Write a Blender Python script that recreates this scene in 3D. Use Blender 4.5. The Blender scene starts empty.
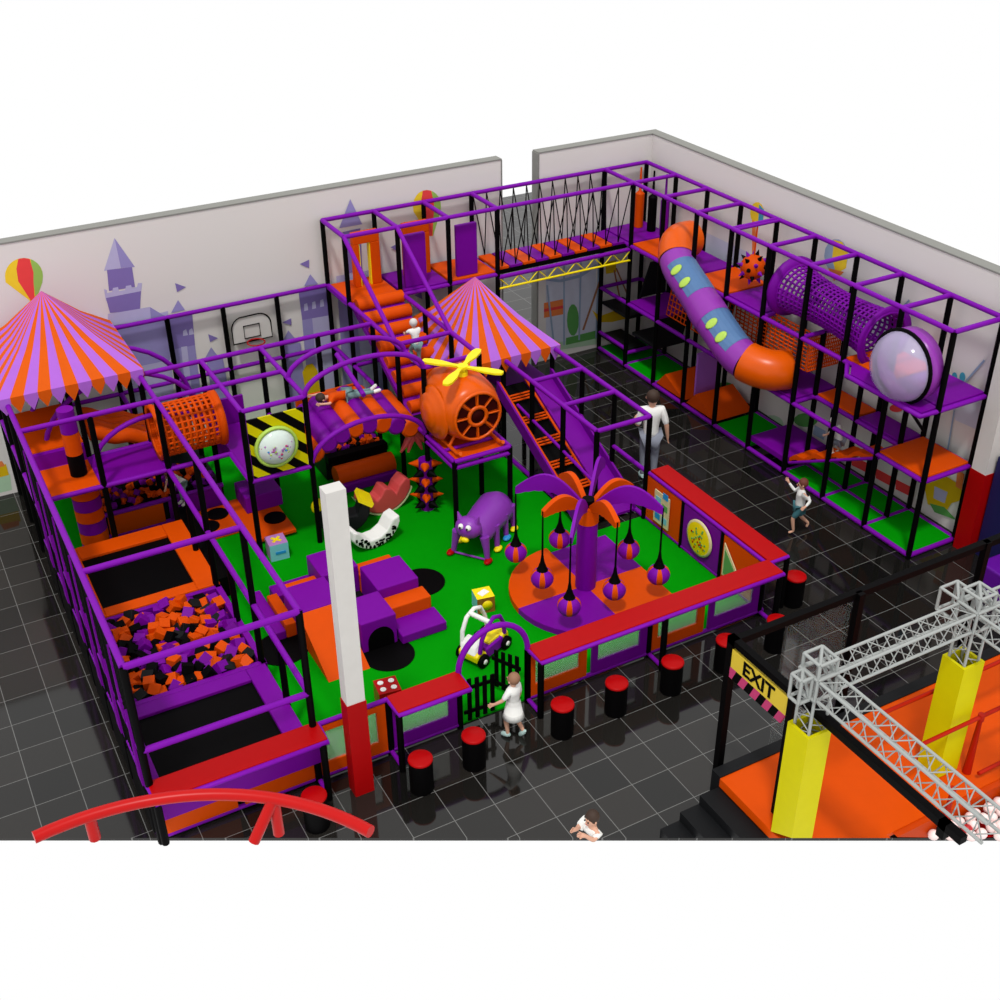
import bpy, math, random
from mathutils import Vector, Matrix
random.seed(7)
SC = bpy.context.scene
COL = SC.collection
PI = math.pi
V = Vector
R_ = math.radians

# ------------------------------------------------------------------ materials
def lin(c):
    c = c / 255.0
    return c / 12.92 if c <= 0.04045 else ((c + 0.055) / 1.055) ** 2.4

def mat(name, rgb, rough=0.5, k=0.62, var=0.05, spec=0.35, scale=6.0, metal=0.0):
    m = bpy.data.materials.new(name); m.use_nodes = True
    nt = m.node_tree; b = nt.nodes['Principled BSDF']
    base = [min(1, lin(c) * k) for c in rgb]
    n = nt.nodes.new('ShaderNodeTexNoise'); n.inputs['Scale'].default_value = scale
    tc = nt.nodes.new('ShaderNodeTexCoord')
    mx = nt.nodes.new('ShaderNodeMix'); mx.data_type = 'RGBA'
    mx.inputs['A'].default_value = [c * (1 - var) for c in base] + [1]
    mx.inputs['B'].default_value = [min(1, c * (1 + var)) for c in base] + [1]
    nt.links.new(tc.outputs['Object'], n.inputs['Vector'])
    nt.links.new(n.outputs['Fac'], mx.inputs['Factor'])
    nt.links.new(mx.outputs['Result'], b.inputs['Base Color'])
    b.inputs['Roughness'].default_value = rough
    b.inputs['Specular IOR Level'].default_value = spec
    b.inputs['Metallic'].default_value = metal
    return m

PUR = mat('purple_vinyl', (134, 4, 172), 0.5, spec=.1)
PURT = mat('purple_tube_foam', (142, 14, 190), 0.5, spec=.1)
ORA = mat('orange_vinyl', (248, 88, 0), 0.5, spec=.08)
RED = mat('red_vinyl', (208, 6, 10), 0.4, spec=.1, k=.56)
BLK = mat('black_foam', (4, 3, 4), 0.6, spec=0.06)
BLKV = mat('black_vinyl', (24, 25, 27), 0.5, spec=0.12)
GRN = mat('green_mat', (2, 158, 6), 0.75, spec=0.03, k=0.72)
GRND = mat('dark_green_vinyl', (10, 105, 70), 0.5)
WHT = mat('white_paint', (238, 235, 230), 0.6, k=0.66, spec=.1)
WALL = mat('wall_paint', (234, 230, 226), 0.8, k=0.8, var=0.01, spec=0.1, scale=.5)
CAP = mat('wall_cap_grey', (168, 168, 162), 0.8, k=0.55)
LIL = mat('lilac_fabric', (196, 116, 236), 0.7, k=0.66, spec=0.1)
ORF = mat('orange_fabric', (250, 104, 12), 0.7, k=0.62, spec=0.1)
YEL = mat('yellow_paint', (250, 226, 0), 0.45, k=0.85)
YELV = mat('yellow_vinyl', (232, 222, 0), 0.5, k=0.7, spec=.1)
ALU = mat('aluminium', (205, 210, 207), 0.4, k=0.52, spec=0.4)
SLI = mat('slide_plastic_orange', (250, 100, 0), 0.3, k=0.66, spec=0.25)
SLL = mat('slide_plastic_lilac', (160, 60, 186), 0.3, k=0.68, spec=0.3)
SLB = mat('slide_panel_blue', (90, 130, 180), 0.3, k=0.7)
LIM = mat('lime_paint', (185, 222, 90), 0.4, k=0.8)
PNK = mat('pink_paint', (224, 70, 130), 0.5)
COR = mat('coral_foam', (232, 84, 84), 0.5, k=0.7)
CRM = mat('cream_paint', (235, 220, 170), 0.5, k=0.75)
SKIN = mat('skin', (232, 178, 150), 0.6, k=0.75)
HAIR = mat('brown_hair', (70, 50, 38), 0.7)
HAIRR = mat('auburn_hair', (120, 60, 45), 0.7)
HAIRL = mat('light_brown_hair', (170, 125, 95), 0.7)
TEE = mat('white_cotton', (240, 240, 236), 0.8, k=0.85)
TEAL = mat('teal_cotton', (70, 130, 140), 0.8)
JEA = mat('grey_denim', (150, 155, 170), 0.8, k=0.7)
JGR = mat('sage_cotton', (130, 165, 165), 0.8, k=0.7)
SHOE = mat('pale_shoe', (190, 220, 215), 0.6, k=0.8)
NAVY = mat('navy_vinyl', (28, 26, 92), 0.5)
VIO = mat('violet_plastic', (150, 60, 190), 0.4, k=0.7)
BLU = mat('light_blue_plastic', (40, 150, 220), 0.4, k=0.8)
CYA = mat('pale_cyan_plastic', (130, 205, 220), 0.4, k=0.8)
MAU = mat('mauve_plastic', (190, 130, 200), 0.4, k=0.8)
TAN = mat('honey_plastic', (170, 110, 40), 0.4)
WBALL = mat('pale_pink_ball', (250, 225, 222), 0.4, k=0.9)
RBALL = mat('red_ball', (215, 30, 40), 0.4)
MUR = {n: mat('mural_' + n, c, 0.8, k=0.9, spec=0.1) for n, c in dict(
    deep=(128, 112, 176), mid=(150, 142, 196), pale=(182, 178, 214), red=(232, 70, 70), yellow=(240, 206, 50),
    green=(150, 190, 90), ochre=(222, 184, 20), blue=(150, 170, 196), leaf=(92, 160, 84), mint=(176, 208, 176),
    orange=(232, 130, 70), sky=(200, 205, 222), teal=(70, 160, 190), brown=(160, 110, 80), grey=(208, 204, 204),
    lilac=(214, 208, 224), ink=(20, 20, 24)).items()}

def glass(name, rgb, alpha, rough=0.05):
    m = mat(name, rgb, rough, k=1.0, spec=0.5)
    m.node_tree.nodes['Principled BSDF'].inputs['Alpha'].default_value = alpha
    return m
GLA = glass('window_acrylic', (200, 225, 205), 0.28)
GLB = glass('dome_acrylic', (185, 175, 208), 0.6, 0.12)
GLC = glass('clear_glass', (160, 165, 165), 0.05)

def floor_material():
    m = bpy.data.materials.new('dark_tile_floor'); m.use_nodes = True
    nt = m.node_tree; b = nt.nodes['Principled BSDF']; L = nt.links.new
    tc = nt.nodes.new('ShaderNodeTexCoord')
    sc = nt.nodes.new('ShaderNodeVectorMath'); sc.operation = 'SCALE'; sc.inputs['Scale'].default_value = 1 / 0.6
    L(tc.outputs['Object'], sc.inputs[0])
    fl = nt.nodes.new('ShaderNodeVectorMath'); fl.operation = 'FLOOR'; L(sc.outputs[0], fl.inputs[0])
    fr = nt.nodes.new('ShaderNodeVectorMath'); fr.operation = 'FRACTION'; L(sc.outputs[0], fr.inputs[0])
    wn = nt.nodes.new('ShaderNodeTexWhiteNoise'); wn.noise_dimensions = '2D'; L(fl.outputs[0], wn.inputs['Vector'])
    sp = nt.nodes.new('ShaderNodeSeparateXYZ'); L(fr.outputs[0], sp.inputs[0])
    def line(o):
        a = nt.nodes.new('ShaderNodeMath'); a.operation = 'SUBTRACT'; L(o, a.inputs[0]); a.inputs[1].default_value = 0.5
        c = nt.nodes.new('ShaderNodeMath'); c.operation = 'ABSOLUTE'; L(a.outputs[0], c.inputs[0])
        d = nt.nodes.new('ShaderNodeMath'); d.operation = 'GREATER_THAN'; L(c.outputs[0], d.inputs[0]); d.inputs[1].default_value = 0.491
        return d.outputs[0]
    mxx = nt.nodes.new('ShaderNodeMath'); mxx.operation = 'MAXIMUM'; L(line(sp.outputs['X']), mxx.inputs[0]); L(line(sp.outputs['Y']), mxx.inputs[1])
    r = nt.nodes.new('ShaderNodeValToRGB'); L(wn.outputs['Value'], r.inputs['Fac'])
    r.color_ramp.elements[0].color = (.005, .005, .0045, 1); r.color_ramp.elements[1].color = (.017, .015, .013, 1)
    mx = nt.nodes.new('ShaderNodeMix'); mx.data_type = 'RGBA'; L(mxx.outputs[0], mx.inputs['Factor'])
    L(r.outputs['Color'], mx.inputs['A']); mx.inputs['B'].default_value = (.13, .13, .125, 1)
    L(mx.outputs['Result'], b.inputs['Base Color'])
    b.inputs['Roughness'].default_value = 0.06
    b.inputs['Specular IOR Level'].default_value = 0.42
    return m
FLR = floor_material()

# ------------------------------------------------------------------ mesh builder
class MB:
    def __init__(s): s.v = []; s.f = []; s.mi = []; s.sm = []
    def add(s, vs, fs, m=0, smooth=False):
        o = len(s.v); s.v += [V(a) for a in vs]
        for f in fs: s.f.append([o + i for i in f]); s.mi.append(m); s.sm.append(smooth)
        return s
    def box(s, x0, x1, y0, y1, z0, z1, m=0):
        vs = [(x, y, z) for z in (z0, z1) for y in (y0, y1) for x in (x0, x1)]
        return s.add(vs, [(0, 2, 3, 1), (4, 5, 7, 6), (0, 1, 5, 4), (2, 6, 7, 3), (0, 4, 6, 2), (1, 3, 7, 5)], m)
    def obox(s, c, sz, M=None, m=0):
        M = M or Matrix.Identity(3); c = V(c)
        vs = [c + M @ V((x * sz[0] / 2, y * sz[1] / 2, z * sz[2] / 2)) for z in (-1, 1) for y in (-1, 1) for x in (-1, 1)]
        return s.add(vs, [(0, 2, 3, 1), (4, 5, 7, 6), (0, 1, 5, 4), (2, 6, 7, 3), (0, 4, 6, 2), (1, 3, 7, 5)], m)
    def path(s, pts, r, n=8, m=0, closed=False, mf=None, cap=True):
        pts = [V(p) for p in pts]; N = len(pts)
        rr = r if isinstance(r, (list, tuple)) else [r] * N
        def tan(i):
            a = pts[i - 1] if (i > 0 or closed) else pts[i]
            b = pts[(i + 1) % N] if (i < N - 1 or closed) else pts[i]
            return (b - a).normalized()
        t = tan(0); up = V((0, 0, 1)) if abs(t.z) < 0.9 else V((1, 0, 0))
        nrm = (up - t * up.dot(t)).normalized(); vs = []
        for i in range(N):
            t = tan(i); nrm = (nrm - t * nrm.dot(t)).normalized(); bn = t.cross(nrm)
            for k in range(n):
                a = 2 * PI * k / n; vs.append(pts[i] + (nrm * math.cos(a) + bn * math.sin(a)) * rr[i])
        for i in range(N if closed else N - 1):
            j = (i + 1) % N; fs = []
            for k in range(n):
                fs.append((i * n + k, i * n + (k + 1) % n, j * n + (k + 1) % n, j * n + k))
            if i == 0: base = len(s.v); s.v += vs
            for f in fs:
                s.f.append([base + q for q in f]); s.mi.append(mf(i) if mf else m); s.sm.append(True)
        if cap and not closed:
            for e, rev in ((0, True), (N - 1, False)):
                ring = vs[e * n:(e + 1) * n]; idx = list(range(n))
                s.add(ring, [idx[::-1] if rev else idx], m)
        return s
    def tube(s, p, q, r, n=8, m=0, r2=None):
        return s.path([p, q], [r, r if r2 is None else r2], n, m)
    def lathe(s, prof, c=(0, 0, 0), M=None, n=16, m=0, mf=None, smooth=True):
        M = M or Matrix.Identity(3); c = V(c); vs = []; fs = []; base = len(s.v)
        for (r, z) in prof:
            for k in range(n):
                a = 2 * PI * k / n; vs.append(c + M @ V((r * math.cos(a), r * math.sin(a), z)))
        s.v += vs
        for i in range(len(prof) - 1):
            for k in range(n):
                s.f.append([base + i * n + k, base + i * n + (k + 1) % n, base + (i + 1) * n + (k + 1) % n, base + (i + 1) * n + k])
                s.mi.append(mf(i, k) if mf else m); s.sm.append(smooth)
        return s
    def ell(s, c, rad, n=12, m=0, M=None, mf=None):
        h = max(4, n // 2)
        pr = [(max(1e-4, math.sin(PI * i / h)), -math.cos(PI * i / h)) for i in range(h + 1)]
        M = (M or Matrix.Identity(3)) @ Matrix.Diagonal(V(rad))
        return s.lathe(pr, c, M, n, m, mf)
    def cyl(s, c, r, h, n=20, m=0, mtop=None, r2=None):
        x, y, z = c; r2 = r if r2 is None else r2
        s.lathe([(r, 0), (r2, h)], c, n=n, m=m)
        s.add([(x + r2 * math.cos(2 * PI * k / n), y + r2 * math.sin(2 * PI * k / n), z + h) for k in range(n)], [list(range(n))], m if mtop is None else mtop)
        s.add([(x + r * math.cos(2 * PI * k / n), y + r * math.sin(2 * PI * k / n), z) for k in range(n)], [list(range(n))[::-1]], m)
        return s
    def prism(s, pts, off, m=0):
        n = len(pts); pts = [V(p) for p in pts]; off = V(off)
        return s.add(pts + [p + off for p in pts], [list(range(n))[::-1], list(range(n, 2 * n))] + [(i, (i + 1) % n, n + (i + 1) % n, n + i) for i in range(n)], m)
    def build(s, name, mats, parent=None, bevel=0, loc=None):
        if not isinstance(mats, (list, tuple)): mats = [mats]
        off = V((0, 0, 0)); q = parent
        while q is not None: off += q.location; q = q.parent
        if loc is not None: off = V(loc)
        me = bpy.data.meshes.new(name)
        me.from_pydata([tuple(v - off) for v in s.v], [], s.f)
        for m in mats: me.materials.append(m)
        for p, mi, sm in zip(me.polygons, s.mi, s.sm): p.material_index = mi; p.use_smooth = sm
        me.update()
        o = bpy.data.objects.new(name, me); COL.objects.link(o)
        if parent: o.parent = parent
        if loc is not None: o.location = loc
        if bevel:
            b = o.modifiers.new('Bevel', 'BEVEL'); b.width = bevel; b.segments = 2; b.limit_method = 'ANGLE'
        return o

def tag(o, label=None, cat=None, group=None, kind=None):
    if label: o['label'] = label
    if cat: o['category'] = cat
    if group: o['group'] = group
    if kind: o['kind'] = kind
    return o
def thing(name, loc, label, cat, group=None):
    e = bpy.data.objects.new(name, None); COL.objects.link(e); e.location = loc; e.empty_display_size = .2
    return tag(e, label, cat, group)
def rot(ax, deg): return Matrix.Rotation(R_(deg), 3, ax)
def copy_tree(o, parent=None, loc=None, rz=0):
    c = o.copy(); COL.objects.link(c); c.parent = parent
    if loc is not None: c.location = loc; c.rotation_euler.z = rz
    for ch in list(o.children): copy_tree(ch, c)
    return c

gx = lambda i: -4.08 + 1.09 * i
gy = lambda j: 2.13 + 1.1 * j
L0, L1, L2, L3 = 0.06, 1.6, 2.93, 4.26
TR, PR = .045, .05

# ------------------------------------------------------------------ camera, light, world
cam = bpy.data.objects.new('camera', bpy.data.cameras.new('camera')); COL.objects.link(cam)
yaw, pitch, roll = R_(28.41718), R_(31.93299), R_(-0.68110)
fw = V((math.sin(yaw) * math.cos(pitch), math.cos(yaw) * math.cos(pitch), -math.sin(pitch)))
rt = V((math.cos(yaw), -math.sin(yaw), 0)); up = rt.cross(fw)
r2 = rt * math.cos(roll) + up * math.sin(roll); u2 = up * math.cos(roll) - rt * math.sin(roll)
Mx = Matrix((r2, u2, -fw)).transposed().to_4x4(); Mx.translation = V((-5.38464, -9.59802, 11.98884))
cam.matrix_world = Mx
cam.data.sensor_width = 36; cam.data.lens = 36 * 1.2038309; cam.data.clip_end = 200
SC.camera = cam
w = bpy.data.worlds.new('world'); SC.world = w; w.use_nodes = True
w.node_tree.nodes['Background'].inputs[0].default_value = (1, 1, 1, 1)
w.node_tree.nodes['Background'].inputs[1].default_value = 1.0
sun = bpy.data.objects.new('sun', bpy.data.lights.new('sun', 'SUN')); COL.objects.link(sun)
sun.data.energy = 2.0; sun.data.angle = R_(6); sun.data.color = (1, .98, .95)
sun.rotation_euler = V((.40, .50, -1.35)).to_track_quat('-Z', 'Y').to_euler(); sun.location = (-5, -6, 14)
SC.view_settings.view_transform = 'Standard'; SC.view_settings.look = 'None'
SC.view_settings.gamma = 1; SC.view_settings.exposure = 0; SC.view_settings.use_curve_mapping = False

# ------------------------------------------------------------------ setting
b = MB()
b.prism([(-9.5, 5.26, -.05), (-6.6, 3.63, -.05), (6.08, -3.49, -.05), (17, -9.62, -.05), (17, 23.1, -.05), (-9.5, 23.1, -.05)], (0, 0, .05))
tag(b.build('floor', FLR), kind='structure')
WY, WX, WZ = 12.16, 10.3, 4.8
def wall(name, *bx):
    b = MB(); b.box(*bx); return tag(b.build(name, WALL), kind='structure')
wall('wall_back', -9.3, 6.5, WY, WY + .22, 0, WZ)
wall('wall_back', 7.42, WX, WY, WY + .22, 0, WZ)
wall('wall_right', WX, WX + .22, 1.0, WY + .22, 0, WZ)
b = MB(); b.box(-9.3, 6.52, WY - .01, WY + .24, WZ, WZ + .03); tag(b.build('trim_1', CAP), kind='structure')
b = MB(); b.box(7.40, WX - .01, WY - .01, WY + .24, WZ, WZ + .03); b.box(7.385, 7.42, WY - .01, WY + .24, 0, WZ); b.box(6.5, 6.53, WY - .01, WY + .24, 0, WZ); tag(b.build('trim_2', CAP), kind='structure')
b = MB(); b.box(WX - .01, WX + .24, 1.0, WY + .24, WZ, WZ + .03); tag(b.build('trim_3', CAP), kind='structure')
# green soft floor of the play yard
b = MB(); b.prism([(gx(0) + .02, 2.2, 0.001), (5.74, 2.2, 0.001), (5.74, 5.5, 0.001), (4.6, 5.5, 0.001), (4.6, 12.1, 0.001), (gx(0) + .02, 12.1, 0.001)], (0, 0, .03))
tag(b.build('play_mat', GRN), 'bright green soft mat covering the floor of the fenced play yard', 'mat')

# ------------------------------------------------------------------ frame helper
class Frame:
    def __init__(s, loc, label, name='play_structure'):
        s.e = thing(name, loc, label, 'play structure')
    def beam(s, *pts, r=TR, m=PURT):
        MB().path(pts, r, 8).build('beam', m, s.e)
    def post(s, x, y, z0=0, z1=L2, r=PR):
        MB().tube((x, y, z0), (x, y, z1), r, 8).build('post', BLK, s.e)
    def deck(s, x0, x1, y0, y1, z, m, t=.07, name='deck_pad'):
        MB().box(x0 + .03, x1 - .03, y0 + .03, y1 - .03, z - t, z).build(name, m, s.e, bevel=.012)
    def cell(s, i, j, z, m, w=1, d=1, **k): s.deck(gx(i), gx(i + w), gy(j), gy(j + d), z, m, **k)
    def slab(s, name, pts, off, m): MB().prism(pts, off).build(name, m, s.e)
    def net(s, o, a, b_, na, nb, m=BLK, r=.008, name='net_panel'):
        o, a, b_ = V(o), V(a), V(b_); q = MB()
        for i in range(na + 1): q.tube(o + a * i / na, o + a * i / na + b_, r, 4)
        for j in range(nb + 1): q.tube(o + b_ * j / nb, o + b_ * j / nb + a, r, 4)
        q.build(name, m, s.e)

# ---- F1: trampoline cage on the left
F = Frame((gx(1), gy(3), 0), 'purple and black frame caging the two trampolines and the foam pit')
for j in range(0, 6): F.post(gx(0), gy(j))
for j in (0, 1, 2, 3, 4, 5): F.post(gx(2), gy(j), 0, L2 if j in (0, 2, 4) else L1)
F.beam((gx(0), gy(0), L2), (gx(0), gy(6), L2)); F.beam((gx(2), gy(0), L2), (gx(2), gy(6), L2))
for j in (0, 2): F.beam((gx(0), gy(j), L2), (gx(2), gy(j), L2))
F.beam((gx(0), gy(0), L1), (gx(2), gy(0), L1)); F.beam((gx(2), gy(0), L1), (gx(2), gy(6), L1))
F.beam((gx(0), gy(0), L1), (gx(0), gy(6), L1)); F.beam((gx(0), gy(0), .9), (gx(0), gy(6), .9)); F.beam((gx(0), gy(0), .1), (gx(0), gy(6), .1))
for j in range(6):
    F.net((gx(0) - .02, gy(j), .9), (0, 1.1, 0), (0, 0, L2 - .9), 12, 22, r=.011)
    MB().box(gx(0) - .07, gx(0) + .03, gy(j) + .07, gy(j + 1) - .07, .12, .84).build('side_panel', BLK, F.e, bevel=.02)
    F.slab('side_pennant', [(gx(0) - .07, gy(j) + .1, .95), (gx(0) - .07, gy(j) + .34, .95), (gx(0) - .07, gy(j) + .2, 2.15)], (.03, 0, 0), PUR)
    F.slab('side_pennant', [(gx(0) - .05, gy(j) + .6, L1), (gx(0) - .05, gy(j) + .78, L1), (gx(0) - .05, gy(j) + .7, 2.8)], (.035, 0, 0), PUR)

# ---- trampolines and pit
def trampoline(x0, x1, y0, y1, z, pm, label, ix0, ix1, iy0, iy1):
    t = thing('trampoline', ((x0 + x1) / 2, (y0 + y1) / 2, 0), label, 'trampoline')
    MB().box(x0 + .02, x1 - .02, y0 + .02, y1 - .02, 0.035, z - .1).build('base', BLKV, t)
    q = MB()
    for bx in ((x0, ix0, y0, y1), (ix1, x1, y0, y1), (ix0, ix1, y0, iy0), (ix0, ix1, iy1, y1)): q.box(*bx, z - .09, z)
    q.build('frame_pad', pm, t, bevel=.015)
    MB().box(ix0, ix1, iy0, iy1, z - .08, z - .05).build('jump_mat', BLK, t)
trampoline(gx(0) + .1, gx(2) + .06, gy(4) - .02, gy(6) - .04, .6, ORA, 'large square trampoline with a black mat and a wide orange frame pad', gx(0) + .42, gx(2) - .3, gy(4) + .22, gy(6) - .42)
trampoline(gx(0) + .1, gx(2) + .02, gy(0) + .1, gy(2) - .12, .6, PUR, 'trampoline with black mat and purple pads behind the left red counter', gx(0) + .2, gx(2) - .28, gy(0) + .2, gy(2) - .38)
t = thing('foam_pit', (gx(1), gy(3), 0), 'purple sided pit full of foam cubes between the two trampolines', 'foam pit')
x0, x1, y0, y1 = gx(0) + .1, gx(2) + .06, gy(2) - .1, gy(4) - .03
for bx in ((x0, x0 + .08, y0, y1), (x1 - .1, x1, y0, y1), (x0, x1, y0, y0 + .1), (x0, x1, y1 - .08, y1)):
    MB().box(*bx, .04, .58).build('pit_wall', PUR, t, bevel=.01)
MB().box(x0 + .08, x1 - .1, y0 + .1, y1 - .08, .04, .36).build('pit_base', BLKV, t)
cubes = {}
def cube(kind, size, m, label, group, loc):
    if kind not in cubes:
        o = MB().box(-size / 2, size / 2, -size / 2, size / 2, -size / 2, size / 2).build('foam_cube', m, bevel=.006)
    else: o = cubes[kind].copy(); COL.objects.link(o)
    cubes.setdefault(kind, o); tag(o, label, 'foam cube', group)
    o.location = loc; o.rotation_euler = [random.uniform(0, PI) for _ in range(3)]
n = 0; nx, ny = 13, 13
for a in range(nx):
    for c in range(ny):
        x = x0 + .2 + (x1 - x0 - .42) * (a + random.uniform(-.35, .35)) / (nx - 1); y = y0 + .22 + (y1 - y0 - .42) * (c + random.uniform(-.35, .35)) / (ny - 1)
        kk = random.choice('oopkkpb')
        m, cn = {'o': (ORA, 'orange'), 'p': (PUR, 'purple'), 'k': (BLK, 'black'), 'b': (BLKV, 'charcoal')}[kk]
        cube('L' + kk, .165, m, cn + ' foam cube lying in the big pit between the trampolines', cn + ' foam cubes in the big pit', (x, y, random.uniform(.46, .6)))

# ---- F2: tent tower at the back left
F = Frame((gx(1), gy(7.5), 0), 'two storey purple frame tower under the left striped tent')
for i in (0, 1, 2, 3):
    for j in (6, 7, 8, 9):
        if i == 3 and j == 6: continue
        F.post(gx(i), gy(j), 0, L1 if (i, j) == (3, 8) else L2)
F.beam((gx(0), gy(6), L2), (gx(2), gy(6), L2)); F.beam((gx(0), gy(6), L2), (gx(0), gy(9), L2)); F.beam((gx(2), gy(6), L2), (gx(2), gy(9), L2))
F.beam((gx(0), gy(9), L2), (gx(2), gy(9), L2)); F.beam((gx(1), gy(6), L1), (gx(1), gy(9), L1))
F.beam((gx(0), gy(6), L1), (gx(3), gy(6), L1)); F.beam((gx(0), gy(6), L1), (gx(0), gy(9), L1)); F.beam((gx(0), gy(7), L1), (gx(2), gy(7), L1))
F.beam((gx(2), gy(6), L1), (gx(2), gy(9), L1)); F.beam((gx(0), gy(9), L1), (gx(2), gy(9), L1)); F.beam((gx(0), gy(6), .1), (gx(2), gy(6), .1))
F.cell(0, 6, L1, ORA); F.cell(1, 6, L1, PUR)
F.slab('ramp_pad', [(gx(0) + .05, gy(7), 1.62), (gx(0) + .05, gy(7) + .08, 1.9), (gx(0) + .05, gy(8), 2.2), (gx(0) + .05, gy(8), 1.62)], (1.0, 0, 0), ORA)
F.slab('riser_pad', [(gx(0) + .06, gy(7) - .04, 1.6), (gx(0) + .06, gy(7) - .04, 1.88), (gx(0) + .06, gy(7) + .03, 1.9), (gx(0) + .06, gy(7) + .03, 1.6)], (.98, 0, 0), PUR)
q = MB()
for k in range(4):
    q.path([(gx(1) + .1 + .068 * t_, gy(7) + .22 + .26 * k, 1.95 - .5 * t_ / 20 + .03 * math.sin(t_ * .8)) for t_ in range(0, 21)], .135, 10)
q.build('wave_slide_lane', ORA, F.e)
q = MB(); q.cyl((-3.27, 9.35, L1 + .005), .14, .4, 16, 0); q.cyl((-3.27, 9.35, L1 + .41), .14, .4, 16, 1); q.cyl((-3.27, 9.35, L1 + .82), .14, .42, 16, 2); q.build('punch_bag', (BLK, ORA, PUR), F.e)
q = MB()
for k in range(6): q.cyl((-3.25, 9.3, .05 + .23 * k), .24, .22, 16, k % 2)
q.build('ring_column', (PUR, ORA), F.e)
# low pit wall below
MB().box(gx(1) + .05, gx(2) - .05, gy(6) + .9 - .06, gy(6) + .9, .05, .5).build('pit_panel', ORA, F.e)
F.beam((gx(1), gy(6) + .87, .52), (gx(3), gy(6) + .87, .52)); F.beam((gx(1), gy(6) + .87, .06), (gx(3), gy(6) + .87, .06))
MB().box(gx(2) + .05, gx(3) - .05, gy(6) + .9 - .06, gy(6) + .9, .05, .5).build('pit_panel', PUR, F.e)
MB().box(gx(1), gx(3), gy(6) + .92, gy(8.4), .05, .5).build('pit_base', BLKV, F.e)
q = MB(); q.box(gx(2.05), gx(2.4), gy(8.2), gy(8.25), .5, 1.5); q.box(gx(2.5), gx(2.95), gy(8.2), gy(8.25), .5, 1.5); q.build('back_panel', GRND, F.e)
MB().box(gx(3.0) + .06, gx(3.6), gy(7), gy(7.05), 1.0, 2.1).build('back_panel', PUR, F.e)
for a in range(24):
    for c in range(4):
        kk = random.choice('oopk')
        m, cn = {'o': (ORA, 'orange'), 'p': (PUR, 'purple'), 'k': (BLK, 'black')}[kk]
        cube('S' + kk, .1, m, 'small ' + cn + ' foam block in the low pit beneath the left tent tower', 'small ' + cn + ' blocks under the tent tower',
             (gx(1) + .08 + 2.0 * (a + random.uniform(.1, .9)) / 24, gy(6) + 1.0 + .24 * c + random.uniform(0, .1), random.uniform(.53, .62)))
def arch(F, y, xa, xb, za, h, n=16):
    F.beam(*[(xa + (xb - xa) * (1 - math.cos(PI * t / n)) / 2, y, za + h * math.sin(PI * t / n)) for t in range(n + 1)])
arch(F, gy(8), gx(.3), gx(3), L1, 1.45); arch(F, gy(7.3), gx(.4), gx(3), L1, 1.25); arch(F, gy(6.6), gx(1), gx(3), L1, .75)

# ---- tents
def tent(cx, cy, h, ze, zt, label, n=11):
    t = thing('canopy_tent', (cx, cy, ze), label, 'tent')
    q = MB(); cor = [(-1, -1), (1, -1), (1, 1), (-1, 1)]
    zm = ze + (zt - ze) * .42
    for s_ in range(4):
        a, c = cor[s_], cor[(s_ + 1) % 4]
        for k in range(n):
            def pt(f, sc_, z): return V((cx + (a[0] + (c[0] - a[0]) * f) * h * sc_, cy + (a[1] + (c[1] - a[1]) * f) * h * sc_, z))
            f0, f1 = k / n, (k + 1) / n; m = (k + 1) % 2 if s_ % 2 == 0 else k % 2
            p = [pt(f0, 1, ze), pt(f1, 1, ze), pt(f1, .53, zm), pt(f0, .53, zm), V((cx, cy, zt))]
            q.add(p, [(0, 1, 2, 3), (3, 2, 4)], m)
    q.build('canopy', (ORF, LIL), t)
    q = MB()
    for s_ in range(4):
        a, c = cor[s_], cor[(s_ + 1) % 4]; nr = V((a[0] + c[0], a[1] + c[1], 0)).normalized() * .012
        for k in range(n):
            m = (k + 1) % 2 if s_ % 2 == 0 else k % 2
            P = [V((cx + (a[0] + (c[0] - a[0]) * f) * h, cy + (a[1] + (c[1] - a[1]) * f) * h, 0)) for f in (k / n, (k + 1) / n)]
            A, B = P; mid = (A + B) / 2
            q.prism([A + V((0, 0, ze)), A + V((0, 0, ze - .1)), mid + V((0, 0, ze - .3)), B + V((0, 0, ze - .1)), B + V((0, 0, ze))], nr, m)
    q.build('scalloped_valance', (ORF, LIL), t)
tent(gx(1) - .05, gy(8), 1.2, L2 + .14, L2 + 1.38, 'orange and lilac striped tent roof in the back left corner')
tent(gx(8), gy(7), 1.2, 2.2, 3.42, 'orange and lilac striped tent roof beside the black ladder ramp, by the tall frame')

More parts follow.
